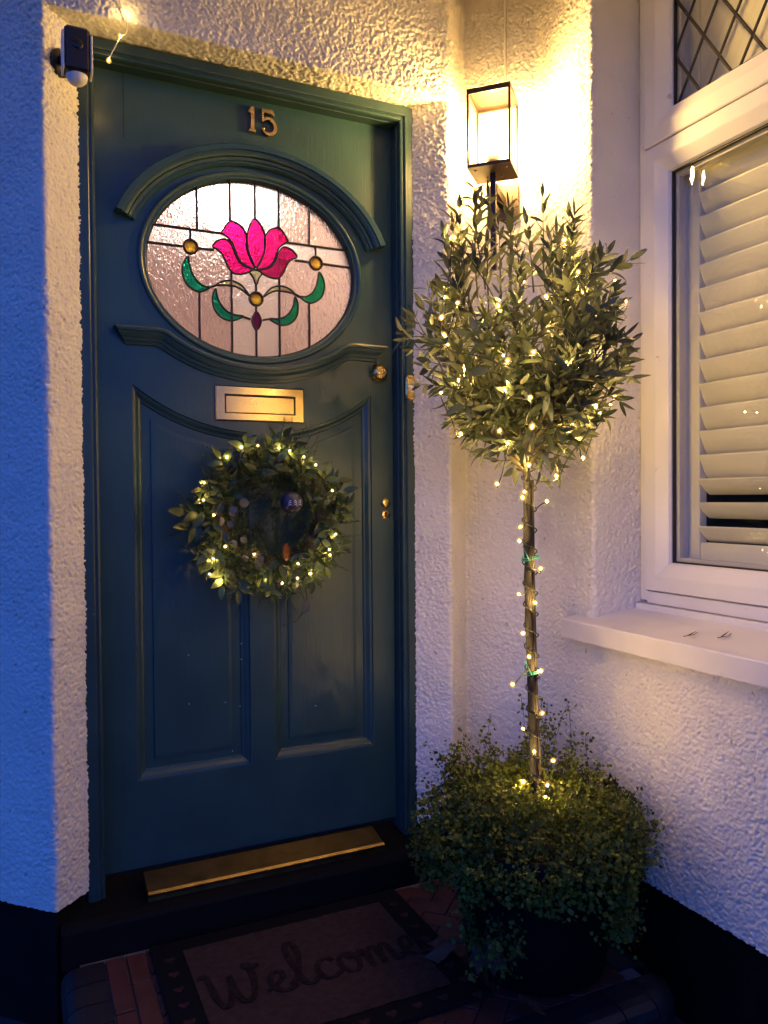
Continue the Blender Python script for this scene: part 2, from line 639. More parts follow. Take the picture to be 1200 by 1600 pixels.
def sweep_wall(name, pts, z0, z1, parent, coarse=None, zc=None, amp=None, r=.012, disp=True, m=None):
    ds = .0025
    XY, NN = path_samples(pts, r, ds, coarse)
    zs = np.linspace(z0, z1, max(2, int(round((z1 - z0) / ds)) + 1))
    if zc:
        zs = np.concatenate([zs, np.arange(z1 + .05, zc, .05), [zc]])
    if not disp:
        zs = np.array([z0, z1])
    P = np.empty((len(zs), len(XY), 3))
    P[..., :2] = XY[None]
    P[..., 2] = zs[:, None]
    Nn = np.zeros_like(P)
    Nn[..., :2] = NN[None]
    f = P.reshape(-1, 3)
    d = roughcast(f) if disp else np.zeros(len(f))
    if disp:   # the widely spaced outer columns and rows carry no grit (the material's relief takes over)
        gap = np.linalg.norm(np.diff(XY, axis=0), axis=1)
        cs_ = np.maximum(np.append(gap, 0), np.insert(gap, 0, 0)) > .01
        rs_ = np.maximum(np.append(np.diff(zs), 0), np.insert(np.diff(zs), 0, 0)) > .01
        msk = (cs_[None, :] | rs_[:, None]).ravel()
        d = np.where(msk, 0.0, d)
    if amp is not None:
        d = d * amp(f)
    return grid_mesh(name, P, Nn, d, m or M['render'], parent)


# ------------------------------------------------------------------ the ground
MB().add([(-300, -300, -.28), (300, -300, -.28), (300, 300, -.28), (-300, 300, -.28)], [(0, 1, 2, 3)]).build('ground', M['ground'])
tag(bpy.data.objects['ground'], kind='structure')

# ------------------------------------------------------------------ house walls
A = (-.128, -.137)
B = (.910, -.137)
FL = (-.048, -.057)
FR = (.830, -.057)
Cc = (1.0198, -.0272)
XW = 1.176
D = (XW, -.1834)
EY = -.418
E_ = (XW, EY)
G = (1.42, EY)
P0 = (-2.5, 2.235)
ZL = 2.045
house = thing('house', (0, 0, -.28), 'white roughcast house front around a teal door and a white window', 'house')


def amp_fn(f):
    # the window reveal is trowelled smooth in its upper part
    t = np.clip((f[:, 0] - XW - .006) / .012, 0, 1) * np.clip((f[:, 2] - 1.05) / .35, 0, 1)
    lip = 1 + 0 * t
    return lip * (1 - .90 * t)


sweep_wall('wall', [P0, A, (FL[0] + .03, FL[1] + .03)], 0, ZL + .004, house, coarse={0: (.50, 'end', .06)})
sweep_wall('wall', [(FR[0] - .03, FR[1] + .03), B, Cc, D, E_, G], .60, ZL + .004, house, amp=amp_fn)
sweep_wall('wall', [(FR[0] - .03, FR[1] + .03), B, Cc, D, (XW, -3.6)], 0, .60, house, coarse={3: (1.25, 'start', .05)})
sweep_wall('wall', [P0, A, B, Cc, D, E_, G], ZL, 2.37, house, coarse={0: (.50, 'end', .06)}, zc=3.6, amp=amp_fn)
# soffit over the door, rounded at its front edge
xs = np.linspace(A[0], B[0], 290)
prof = [(-.1372, ZL + .004), (-.1365, ZL + .001), (-.134, ZL - .0005)] + [(y, ZL - .001) for y in np.linspace(-.130, -.02, 30)]
nn = [(-1, -.15), (-.8, -.6), (-.4, -.92)] + [(0, -1)] * 30
P = np.array([[(x, y, z) for x in xs] for y, z in prof])
Nv = np.array([[(0, a, b) for x in xs] for a, b in nn], float)
Nv /= np.linalg.norm(Nv, axis=2, keepdims=True)
grid_mesh('soffit', P, Nv, roughcast(P.reshape(-1, 3)), M['render'], house)
# wall over and beyond the window (outside the frame of the photograph)
MB().box((XW, -3.6, 2.62), (1.42, EY - .001, 3.6)).build('window_head', M['render'], house)
MB().box((XW + .002, -3.6, .58), (1.42, -1.72, 2.62)).build('wall_pier', M['render'], house)
# flat canopy over the door and the window (above the frame of the photograph)
MB().box((-.75, -1.45, 2.43), (3.0, .60, 2.58)).build('canopy', M['render'], house)
# black plinth
rec = .007


def off(p, dx, dy):
    return (p[0] + dx, p[1] + dy)


sweep_wall('plinth', [P0, off(A, 0, rec * 1.4), (FL[0] + .02, FL[1] + .03)], -.28, .006, house, disp=False, m=M['plinth'], r=.006)
sweep_wall('plinth', [(FR[0] - .02, FR[1] + .03), off(B, 0, rec * 1.4), off(Cc, 0, rec * 1.4), off(D, rec, 0), (XW + rec, -3.6)], -.28, .006, house,
           disp=False, m=M['plinth'], r=.006)
# painted cable running down to the lamp
wn2 = Vector((-.7071, -.7071, 0))
wu = Vector((.7071, -.7071, 0))
LW = Vector((1.106, -.1134, 0))       # point of the slanted wall behind the lamp
pc = LW + wu * .008
cb = MB().tube([pc + wn2 * .004 + Vector((rnd.uniform(-.001, .001), 0, z)) for z in np.linspace(1.80, 3.0, 30)], .0042, 8)
cb.build('cable', M['render'], house)
# hall behind the door
h = MB()
x0, x1, y0, y1, z0, z1 = -.30, .98, .075, 2.4, -.02, 2.5
h.add([(x0, y0, z0), (x1, y0, z0), (x1, y1, z0), (x0, y1, z0), (x0, y0, z1), (x1, y0, z1), (x1, y1, z1), (x0, y1, z1)],
      [(4, 5, 6, 7), (1, 2, 6, 5), (2, 3, 7, 6), (3, 0, 4, 7)])
h.build('hall_wall', M['hall'], house, fix=False)
MB().box((x0, y0, z0 - .05), (x1, y1, z0)).build('hall_floor', M['hallfloor'], house)
MB().lathe([(.001, 2.38), (.05, 2.37), (.075, 2.32), (.06, 2.27), (.03, 2.25), (.001, 2.245)], (.50, .85, -.25), seg=20).build('hall_lamp', M['halllamp'], house)
# room behind the window
x0, x1, y0, y1, z0, z1 = 1.425, 3.6, -3.0, -.20, .40, 2.75
h = MB()
h.add([(x0, y0, z0), (x1, y0, z0), (x1, y1, z0), (x0, y1, z0), (x0, y0, z1), (x1, y0, z1), (x1, y1, z1), (x0, y1, z1)],
      [(0, 1, 2, 3), (4, 5, 6, 7), (1, 2, 6, 5), (2, 3, 7, 6), (0, 1, 5, 4)])
h.build('room_wall', M['room'], house, fix=False)

# ------------------------------------------------------------------ front door
door = thing('front_door', (.396, 0, -.02), 'teal panelled front door with oval stained glass, number 15, in a teal frame', 'door')
CXD = .396
OV = (.394, 1.551, .283, .232)


def ell(a, b, t, c=(OV[0], OV[1])):
    return (c[0] + a * math.cos(t), c[1] + b * math.sin(t))


def curve_fill(name, outer, holes, y0, y1, m, parent, bev=.0):
    cu = bpy.data.curves.new(name, 'CURVE')
    cu.dimensions = '2D'
    cu.fill_mode = 'BOTH'
    cu.extrude = abs(y1 - y0) / 2
    cu.bevel_depth = bev
    cu.bevel_resolution = 1
    for l in [outer] + holes:
        sp = cu.splines.new('POLY')
        sp.points.add(len(l) - 1)
        for p, (x, z) in zip(sp.points, l):
            p.co = (x, z, 0, 1)
        sp.use_cyclic_u = True
    t = bpy.data.objects.new('tmp', cu)
    COL.objects.link(t)
    dg = bpy.context.evaluated_depsgraph_get()
    me = bpy.data.meshes.new_from_object(t.evaluated_get(dg))
    bpy.data.objects.remove(t)
    bpy.data.curves.remove(cu)
    me.name = name
    o0 = wloc(parent)
    ym = (y0 + y1) / 2
    me.transform(Matrix(((1, 0, 0, -o0.x), (0, 0, -1, ym - o0.y), (0, 1, 0, -o0.z), (0, 0, 0, 1))))
    me.materials.clear()
    me.materials.append(m)
    return link(name, me, parent)


def inset(poly, d):
    # inset a ccw polygon by d (mitred)
    n = len(poly)
    out = []
    for i in range(n):
        p0, p1, p2 = (Vector((*poly[j % n], 0)) for j in (i - 1, i, i + 1))
        e1, e2 = (p1 - p0).normalized(), (p2 - p1).normalized()
        n1, n2 = Vector((-e1.y, e1.x, 0)), Vector((-e2.y, e2.x, 0))
        b = n1 + n2
        b = b / max(.3, b.dot(n1)) if b.length > 1e-6 else n1
        q = p1 + b * d
        out.append((q.x, q.y))
    return out


ARC_R, ARC_C = .520, 1.634


def arc_z(x, d=0.):
    return ARC_C - math.sqrt((ARC_R + d) ** 2 - (x - .397) ** 2)


def panel_poly(xa, xb, zb, d=0.):
    xa, xb, zb = xa + d, xb - d, zb + d
    top = [(x, arc_z(x, d)) for x in np.linspace(xb, xa, 26)]
    side = [(xa, z) for z in np.linspace(top[-1][1], zb, 5)[1:-1]]
    s2 = [(xb, z) for z in np.linspace(zb, top[0][1], 5)[1:-1]]
    return [(xa, zb), (xb, zb)] + s2 + top + side


PL = panel_poly(.071, .366, .224)
PR = panel_poly(.432, .727, .224)
oval_hole = [ell(.287, .236, 2 * math.pi * k / 96) for k in range(96)]
LEAF = [(-.0118, .004), (.7945, .004), (.7945, 2.012), (-.0118, 2.012)]
curve_fill('leaf', LEAF, [oval_hole, PL, PR], 0, .042, M['door'], door, .0009)
for pa, pb in ((.071, .366), (.432, .727)):
    def pin(d):
        return panel_poly(pa, pb, .224, d)
    m1 = [(0, .0), (.002, .0045), (.008, .006), (.016, .0135), (.021, .015), (.024, .019)]
    MB().loops([[(x, y, z) for x, z in pin(d)] for d, y in m1], smooth=False).build('panel_moulding', M['door'], door)
    p2 = [(.022, .019), (.046, .019), (.0465, .0155), (.056, .0145)]
    MB().loops([[(x, y, z) for x, z in pin(d)] for d, y in p2], cap=True).build('panel', M['door'], door)
# faint joints between stiles and the top rail
for xj in (.060, .735):
    MB().box((xj - .0007, -.0012, 1.835), (xj + .0007, .002, 2.0)).build('stile_joint', M['black'], door)
# oval bead
rim = [(.306, .254, -.0), (.305, .253, -.006), (.299, .248, -.008), (.294, .243, -.004), (.288, .237, .004), (.284, .233, .012)]
MB().loops([[(ell(a, b, 2 * math.pi * k / 96)[0], y, ell(a, b, 2 * math.pi * k / 96)[1]) for k in range(96)] for a, b, y in rim], smooth=True).build('oval_bead', M['door'], door)
# hood moulding over the oval
hp = [(.333, .266, .0), (.333, .266, -.010), (.337, .270, -.016), (.342, .275, -.016), (.3425, .2755, -.020), (.350, .2825, -.023), (.352, .284, -.020),
      (.3525, .2845, -.027), (.358, .289, -.031), (.366, .297, -.033), (.3665, .2975, -.038), (.380, .309, -.040), (.384, .312, -.036), (.384, .312, .0)]
T0 = R(18.5)
loops = []
for k in range(81):
    t = T0 + (math.pi - 2 * T0) * k / 80
    loops.append([(ell(a, b, t, (.397, 1.551))[0], y, ell(a, b, t, (.397, 1.551))[1]) for a, b, y in hp])
hm = MB().loops(loops, closed=True)
n = len(hp)
hm.f += [tuple(range(n)), tuple(80 * n + k for k in range(n))[::-1]]
hm.sm += [False, False]
hm.build('hood_moulding', M['door'], door)
# ledge moulding under the oval
lp = [(.028, 1.366), (.075, 1.366), (.118, 1.3668), (.138, 1.3655)]
for k in range(41):
    t = R(226) + R(88) * k / 40
    lp.append(ell(.345, .264, t, (.396, 1.551)))
lp += [(.654, 1.3655), (.674, 1.3668), (.717, 1.366), (.764, 1.366)]
lpv = catmull([(x, 0, z) for x, z in lp], k=2)
prf = [(0, 0), (0, -.038), (-.004, -.040), (-.010, -.039), (-.0105, -.033), (-.018, -.030), (-.024, -.024), (-.0245, -.020), (-.033, -.017), (-.0335, -.012), (-.041, -.009), (-.041, 0)]
loops = []
for i, p in enumerate(lpv):
    d = (lpv[min(i + 1, len(lpv) - 1)] - lpv[max(i - 1, 0)]).normalized()
    nx, nz_ = -d.z, d.x     # upward normal
    shr = 0
    endd = min(p.x - .028, .764 - p.x)
    loops.append([(p.x + nx * o_ + (max(0, -o_ * .7 - endd) if p.x < .39 else -max(0, -o_ * .7 - endd)), y, p.z + nz_ * o_) for o_, y in prf])
lm = MB().loops(loops)
n = len(prf)
lm.f += [tuple(range(n)), tuple((len(loops) - 1) * n + k for k in range(n))[::-1]]
lm.sm += [False, False]
lm.build('ledge_moulding', M['door'], door)


# door frame: profile swept round three sides
def frame_sweep(prof, path, inward):
    loops = []
    n = len(path)
    for i, p in enumerate(path):
        if i == 0:
            nv = inward[0]
        elif i == n - 1:
            nv = inward[-1]
        else:
            nv = (inward[i - 1][0] + inward[i][0], inward[i - 1][1] + inward[i][1])
        loops.append([(p[0] + nv[0] * o_, y, p[1] + nv[1] * o_) for o_, y in prof])
    b = MB().loops(loops)
    k = len(prof)
    b.f += [tuple(range(k)), tuple((n - 1) * k + j for j in range(k))[::-1]]
    b.sm += [False, False]
    return b


fp = [(0, .03), (0, -.060), (.002, -.062), (.024, -.062), (.026, -.0605), (.0275, -.056), (.030, -.056), (.034, -.058), (.038, -.0565), (.040, -.052),
      (.040, -.036), (.0415, -.035), (.0415, -.006), (.0415, .03)]
frame_sweep(fp, [(-.054, -.045), (-.054, 2.038), (.8365, 2.038), (.8365, -.045)], [(1, 0), (0, -1), (-1, 0)]).build('door_frame', M['frame'], door)

# letter plate
lt = MB()
lt.loops([[(x, y, z) for x, z in p] for p, y in (
    ([(.279, 1.143), (.523, 1.143), (.523, 1.236), (.279, 1.236)], 0),
    ([(.279, 1.143), (.523, 1.143), (.523, 1.236), (.279, 1.236)], -.005),
    ([(.282, 1.146), (.520, 1.146), (.520, 1.233), (.282, 1.233)], -.008),
    ([(.303, 1.163), (.498, 1.163), (.498, 1.214), (.303, 1.214)], -.008),
    ([(.304, 1.164), (.497, 1.164), (.497, 1.213), (.304, 1.213)], -.003))])
lpo = lt.build('letter_plate', M['brass_letter'], door)
MB().box((.3065, -.0055, 1.1655), (.4945, -.001, 1.2095), .0012).build('flap', M['brass_letter'], lpo)
MB().box((.3045, -.0025, 1.1645), (.4965, -.0005, 1.2125)).build('slot', M['black'], lpo)
# cylinder lock pull
lk = MB().lathe([(.001, -.030), (.009, -.030), (.0105, -.0285), (.011, -.030), (.015, -.0285), (.021, -.022), (.0255, -.012), (.0262, -.006), (.0262, 0)], (.748, 0, 1.293), 'Y', 32)
lko = lk.build('cylinder_pull', M['brass'], door)
MB().box((.7474, -.0312, 1.2885), (.7488, -.0298, 1.2975)).build('keyway', M['black'], lko)
# escutcheon with swing cover
es = MB().lathe([(.001, -.004), (.010, -.0045), (.0135, -.003), (.0145, 0)], (.769, 0, .888), 'Y', 24)
eo = es.build('key_escutcheon', M['brass'], door)
kh = MB()
kh.prism([(.769 + .0035 * math.cos(a), .892 + .0035 * math.sin(a)) for a in np.linspace(0, 2 * math.pi, 12)[:-1]], -.0056, -.004)
kh.prism([(.7675, .892), (.7705, .892), (.7715, .880), (.7665, .880)], -.0054, -.004)
kh.build('keyhole', M['black'], eo)
MB().lathe([(.001, -.008), (.010, -.0085), (.0132, -.007), (.0140, -.003), (.0140, 0)], (.769, 0, .922), 'Y', 24).build('swing_cover', M['brass'], eo)
# house number 15
one = [(.3745, 1.960), (.3775, 1.966), (.383, 1.974), (.3905, 1.976), (.3905, 1.916), (.394, 1.914), (.3945, 1.909), (.3765, 1.909), (.377, 1.914), (.3815, 1.916), (.3815, 1.962), (.379, 1.962), (.3765, 1.957)]
MB().prism(one, -.012, -.004).build('house_number', M['brass'], door)


def ribbon2d(pts, widths):
    pts = [Vector((p[0], p[1], 0)) for p in pts]
    l, r_ = [], []
    for i, p in enumerate(pts):
        d = (pts[min(i + 1, len(pts) - 1)] - pts[max(i - 1, 0)]).normalized()
        nv = Vector((-d.y, d.x, 0))
        l.append(p + nv * widths[i] / 2)
        r_.append(p - nv * widths[i] / 2)
    return l, r_


def ribbon_prism(mb, pts, widths, y0, y1):
    l, r_ = ribbon2d(pts, widths)
    n = len(pts)
    vs = [(p.x, y0, p.y) for p in l] + [(p.x, y0, p.y) for p in r_] + [(p.x, y1, p.y) for p in l] + [(p.x, y1, p.y) for p in r_]
    fs = []
    for i in range(n - 1):
        fs += [(i, i + 1, n + i + 1, n + i), (2 * n + i, 3 * n + i, 3 * n + i + 1, 2 * n + i + 1), (i, 2 * n + i, 2 * n + i + 1, i + 1), (n + i, n + i + 1, 3 * n + i + 1, 3 * n + i)]
    fs += [(0, n, 3 * n, 2 * n), (n - 1, 3 * n - 1, 4 * n - 1, 2 * n - 1)]
    mb.add(vs, fs)


five = MB()
bowl = catmull([(.4145, 0, 1.942), (.424, 0, 1.9505), (.437, 0, 1.949), (.4475, 0, 1.936), (.447, 0, 1.921), (.436, 0, 1.911), (.422, 0, 1.912), (.4135, 0, 1.920)], k=5)
nb = len(bowl)
ribbon_prism(five, [(p.x, p.z) for p in bowl], [.0035 + .0058 * math.sin(math.pi * i / (nb - 1)) for i in range(nb)], -.012, -.004)
five.prism([(.4115, 1.939), (.4165, 1.944), (.4165, 1.972), (.4115, 1.975)], -.0121, -.0041)
five.prism([(.4115, 1.975), (.4165, 1.9655), (.436, 1.9655), (.443, 1.9605), (.4475, 1.961), (.442, 1.975)], -.0119, -.0039)
five.lathe([(.001, -.0125), (.0040, -.012), (.0046, -.004)], (.4155, 0, 1.9235), 'Y', 14)
five.build('house_number', M['brass'], door)
for px, pz in ((.386, 1.969), (.386, 1.916), (.430, 1.970), (.430, 1.9105)):
    MB().lathe([(.0012, -.004), (.0012, 0)], (px, 0, pz), 'Y', 8).build('number_pin', M['brass'], door)
# brass threshold bar
MB().extr([(-.030, .004), (-.100, -.012), (-.108, -.011), (-.114, -.016), (-.113, -.022), (-.109, -.025), (-.1095, -.052), (-.106, -.052), (-.105, -.024), (-.030, -.006)],
          'X', .078, .706).build('weather_bar', M['brassd'], door)
for sx, sz in ((.205, .530), (.345, .506), (.300, .395), (.205, .402), (.340, .380), (.555, .355), (.318, .262), (.345, .548)):
    MB().lathe([(.0001, -.0004), (.0014, -.0002), (.0016, .0002)], (sx, .0135, sz), 'Y', 7).build('lint_speck', M['white'], door)
# bell push on the right of the frame
bell = thing('doorbell', (.821, -.062, 1.248), 'brass oval doorbell push on the right side of the door frame', 'doorbell')


def stadium(cx, cz, w, hgt, k=10):
    r_ = w / 2
    t = [(cx + r_ * math.cos(a), cz + hgt / 2 - r_ + r_ * math.sin(a)) for a in np.linspace(0, math.pi, k)]
    return t + [(cx - r_ * math.cos(a), cz - hgt / 2 + r_ - r_ * math.sin(a)) for a in np.linspace(0, math.pi, k)]


st = stadium(.8205, 1.248, .031, .072)
MB().loops([[(x, y, z) for x, z in p] for p, y in ((st, -.0615), (st, -.066), (inset(st, .003), -.069), (inset(st, .006), -.0675))], cap=True).build('plate', M['brass'], bell)
MB().lathe([(.001, -.074), (.006, -.0735), (.0085, -.071), (.0088, -.066)], (.8205, 0, 1.248), 'Y', 20).build('button', M['bellwhite'], bell)
for zz in (1.2745, 1.2215):
    MB().lathe([(.001, -.0695), (.0022, -.069), (.0026, -.0665)], (.8205, 0, zz), 'Y', 10).build('screw', M['brass'], bell)

# ------------------------------------------------------------------ stained glass (parts of the door)
SG = []
glass_root = bpy.data.objects.new('stained_glass', None)
COL.objects.link(glass_root)
glass_root.parent = door
WL[glass_root.name] = wloc(door)
tag(glass_root, 'oval stained glass with a magenta flower, green leaves and amber jewels')


def clip(poly, inside, inter):
    out = []
    for i in range(len(poly)):
        a, b = poly[i - 1], poly[i]
        ia, ib = inside(a), inside(b)
        if ia != ib:
            out.append(inter(a, b))
        if ib:
            out.append(b)
    return out


def clip_ellipse(poly, a=.2865, b=.2355, n=72):
    for k in range(n):
        t0, t1 = 2 * math.pi * k / n, 2 * math.pi * (k + 1) / n
        p, q = ell(a, b, t0), ell(a, b, t1)
        ex, ez = q[0] - p[0], q[1] - p[1]
        sd = lambda s_: ex * (s_[1] - p[1]) - ez * (s_[0] - p[0])

        def it(u, v):
            du, dv = sd(u), sd(v)
            t = du / (du - dv)
            return (u[0] + (v[0] - u[0]) * t, u[1] + (v[1] - u[1]) * t)
        poly = clip(poly, lambda s_: sd(s_) >= 0, it)
        if not poly:
            break
    return poly


def rect(a, b, c, d):
    return [(a, c), (b, c), (b, d), (a, d)]


cells = []
colsx = [.10, .241, .328, .396, .462, .549, .69]
for i in range(6):
    cells.append((rect(colsx[i], colsx[i + 1], 1.638, 1.80), 'g_clear' if i in (2, 3) else 'g_pink'))
bx = [.10, .223, .396, .567, .69]
for i in range(4):
    cells.append((rect(bx[i], bx[i + 1], 1.591, 1.638), 'g_clear'))
for i in (2, 3):
    cells.append((rect(colsx[i], colsx[i + 1], 1.30, 1.591), 'g_clear'))
cells.append(([(.10, 1.30), (.245, 1.30), (.245, 1.479), (.273, 1.493), (.303, 1.503), (.328, 1.503), (.328, 1.591), (.10, 1.591)], 'g_pink'))
cells.append(([(.245, 1.30), (.328, 1.30), (.328, 1.503), (.303, 1.503), (.273, 1.493), (.245, 1.479)], 'g_pink'))
cells.append(([(.69, 1.30), (.69, 1.591), (.462, 1.591), (.462, 1.503), (.489, 1.503), (.518, 1.493), (.547, 1.479), (.547, 1.30)], 'g_pink'))
cells.append(([(.547, 1.30), (.547, 1.479), (.518, 1.493), (.489, 1.503), (.462, 1.503), (.462, 1.30)], 'g_pink'))
for poly, g in cells:
    pc_ = clip_ellipse(poly)
    if len(pc_) >= 3:
        MB().prism(pc_, .0145, .0185).build('pane', M[g], glass_root)


def came(pts, w=.0042, closed=False, y0=.0075, y1=.0205):
    pts = [Vector((p[0], p[1], 0)) for p in pts]
    n = len(pts)
    loops = []
    for i, p in enumerate(pts):
        if closed:
            d = pts[(i + 1) % n] - pts[i - 1]
        else:
            d = pts[min(i + 1, n - 1)] - pts[max(i - 1, 0)]
        d.normalize()
        nv = Vector((-d.y, d.x, 0)) * (w / 2)
        loops.append([(p.x + nv.x, y1, p.y + nv.y), (p.x + nv.x, y0 + .0015, p.y + nv.y), (p.x + nv.x * .5, y0, p.y + nv.y * .5), (p.x - nv.x * .5, y0, p.y - nv.y * .5),
                      (p.x - nv.x, y0 + .0015, p.y - nv.y), (p.x - nv.x, y1, p.y - nv.y)])
    if closed:
        loops.append(loops[0])
    MB().loops(loops).build('lead_came', M['lead'], glass_root)


def line_(a, b):
    came([a, ((a[0] + b[0]) / 2 + rnd.uniform(-.0006, .0006), (a[1] + b[1]) / 2 + rnd.uniform(-.0006, .0006)), b])


def oz(x, s):
    return OV[1] + s * .236 * math.sqrt(max(0, 1 - ((x - OV[0]) / .287) ** 2))


def ox(z, s):
    return OV[0] + s * .287 * math.sqrt(max(0, 1 - ((z - OV[1]) / .236) ** 2))


for x, zb in ((.241, 1.638), (.328, 1.672), (.396, 1.687), (.462, 1.668), (.549, 1.638)):
    line_((x, oz(x, 1)), (x, zb))
line_((ox(1.638, -1), 1.638), (.309, 1.638))
line_((.483, 1.637), (ox(1.637, 1), 1.637))
line_((ox(1.591, -1), 1.591), (.203, 1.591))
line_((.243, 1.591), (.284, 1.592))
line_((.508, 1.591), (.547, 1.591))
line_((.587, 1.591), (ox(1.590, 1), 1.590))
line_((.223, 1.638), (.223, 1.611))
line_((.567, 1.637), (.567, 1.609))
for x, zt in ((.245, 1.479), (.330, 1.540), (.462, 1.538), (.547, 1.476)):
    line_((x, oz(x, -1)), (x, zt))
line_((.3965, oz(.3965, -1)), (.3965, 1.392))
line_((.3965, 1.438), (.3965, 1.455))
line_((.3965, 1.49), (.3965, 1.512))


def mir(pts):
    return [(2 * .3965 - x, z) for x, z in pts][::-1]


def piece(pts, g, nm, k=5, sharp=False, y=.0095):
    p = [(q.x, q.z) for q in catmull([(x, 0, z) for x, z in pts], True, k)] if not sharp else pts
    MB().prism(p, y, y + .003).build(nm, M[g], glass_root)
    came(p, .0040, True, y - .003, y + .004)


petalC = [(.3945, 1.687), (.381, 1.668), (.3735, 1.640), (.3750, 1.605), (.386, 1.575), (.3955, 1.558), (.407, 1.574), (.419, 1.601), (.4235, 1.632), (.416, 1.664)]
petalL1 = [(.327, 1.671), (.309, 1.647), (.307, 1.637), (.321, 1.629), (.335, 1.612), (.345, 1.585), (.360, 1.565), (.393, 1.5545), (.382, 1.578), (.372, 1.606), (.371, 1.640), (.360, 1.660), (.343, 1.670)]
petalL0 = [(.281, 1.600), (.292, 1.615), (.308, 1.622), (.322, 1.620), (.333, 1.605), (.343, 1.580), (.358, 1.562), (.386, 1.5515), (.370, 1.540), (.350, 1.535), (.333, 1.537), (.320, 1.552), (.308, 1.578), (.295, 1.592)]
piece(petalC, 'g_mag', 'petal', y=.0085)
piece(petalL1, 'g_mag', 'petal')
piece(petalL0, 'g_mag', 'petal', y=.0090)
piece(mir(petalL1), 'g_mag', 'petal')
piece(mir(petalL0), 'g_mag2', 'petal', y=.0090)
leaf1 = [(.216, 1.566), (.203, 1.545), (.2015, 1.520), (.211, 1.496), (.229, 1.482), (.249, 1.478), (.273, 1.492), (.256, 1.494), (.238, 1.506), (.226, 1.525), (.2195, 1.548)]
leaf2 = [(.287, 1.490), (.279, 1.470), (.281, 1.443), (.294, 1.422), (.314, 1.411), (.334, 1.411), (.361, 1.424), (.338, 1.426), (.318, 1.433), (.302, 1.448), (.292, 1.467)]
for l_ in (leaf1, leaf2):
    piece(l_, 'g_green', 'glass_leaf', 4)
    piece(mir(l_), 'g_green', 'glass_leaf', 4)
spr = [(.290, 1.500), (.305, 1.511), (.328, 1.516), (.352, 1.509), (.368, 1.494), (.377, 1.481), (.358, 1.494), (.338, 1.502), (.315, 1.502)]
piece(spr, 'g_pale', 'glass_sprig', 4)
piece(mir(spr), 'g_pale', 'glass_sprig', 4, y=.0092)
piece([(.379, 1.546), (.396, 1.552), (.413, 1.544), (.404, 1.530), (.397, 1.511), (.389, 1.530)], 'g_pale', 'calyx', 3)
came([(.273, 1.493), (.290, 1.500)], .0045)
came([(.520, 1.493), (.503, 1.500)], .0045)
came([(.361, 1.424), (.380, 1.419)], .004)
came([(.432, 1.424), (.413, 1.419)], .004)
dm = [(.3965, 1.440), (.388, 1.430), (.384, 1.4155), (.388, 1.401), (.3965, 1.391), (.405, 1.401), (.409, 1.4155), (.405, 1.430)]
piece(dm, 'g_plum', 'jewel', 3)
for jx, jz in ((.223, 1.591), (.567, 1.589), (.3955, 1.4735)):
    MB().lathe([(.0005, .006), (.007, .0065), (.0135, .009), (.0160, .012), (.0005, .0135)], (jx, 0, jz), 'Y', 22).build('jewel', M['g_amber'], glass_root)
    came([(jx + .0178 * math.cos(t), jz + .0178 * math.sin(t)) for t in np.linspace(0, 2 * math.pi, 25)[:-1]], .0046, True, .004, .0135)
came([ell(.2840, .2332, t) for t in np.linspace(0, 2 * math.pi, 97)[:-1]], .007, True, .012, .020)

# ------------------------------------------------------------------ window
win = thing('window', (1.345, -.97, .62), 'white plastic window with leaded diamond top light and white louvre shutters', 'window')
XF = 1.336
WY0, WY1 = -.420, -1.70


def bar_y(name, x0, x1, z0, z1, m=M['upvc'], y0=WY0, y1=WY1, bev=.002):
    return MB().box((x0, y1, z0), (x1, y0, z1), bev).build(name, m, win)


def bar_z(name, x0, x1, y0, y1, z0, z1, m=M['upvc'], bev=.002):
    return MB().box((x0, min(y0, y1), z0), (x1, max(y0, y1), z1), bev).build(name, m, win)


bar_z('outer_frame', XF, 1.41, -.420, -.449, .655, 2.66)
bar_z('outer_frame', XF, 1.41, -1.671, -1.70, .655, 2.66)
bar_y('sill_trim', XF - .022, 1.405, .618, .648, y0=-.424)
bar_y('outer_frame', XF - .006, 1.41, .650, .682, y0=-.4495, y1=-1.6705)


# casement frames with a bevelled inner edge
def casement(name, ya, yb, za, zb, w):
    def rc(d, x):
        return [(x, ya - d, za + d), (x, ya - d, zb - d), (x, yb + d, zb - d), (x, yb + d, za + d)]
    prof_ = [(0, 1.40), (0, XF - .013), (.003, XF - .016), (w * .50, XF - .017), (w * .55, XF - .016), (w * .95, XF - .002), (w, XF + .004), (w, 1.40)]
    return MB().loops([rc(d, x) for d, x in prof_]).build(name, M['upvc'], win)


casement('casement', -.451, -1.669, .686, 1.845, .076)
casement('fanlight', -.451, -1.669, 1.849, 2.64, .082)
GY0, GY1 = -.526, -1.594


def ring(name, ya, yb, za, zb, w, x0, x1, m):
    b = MB()
    b.box((x0, ya - w, za), (x1, ya, zb))
    b.box((x0, yb, za), (x1, yb + w, zb))
    b.box((x0, yb + w, za), (x1, ya - w, za + w))
    b.box((x0, yb + w, zb - w), (x1, ya - w, zb))
    return b.build(name, m, win)


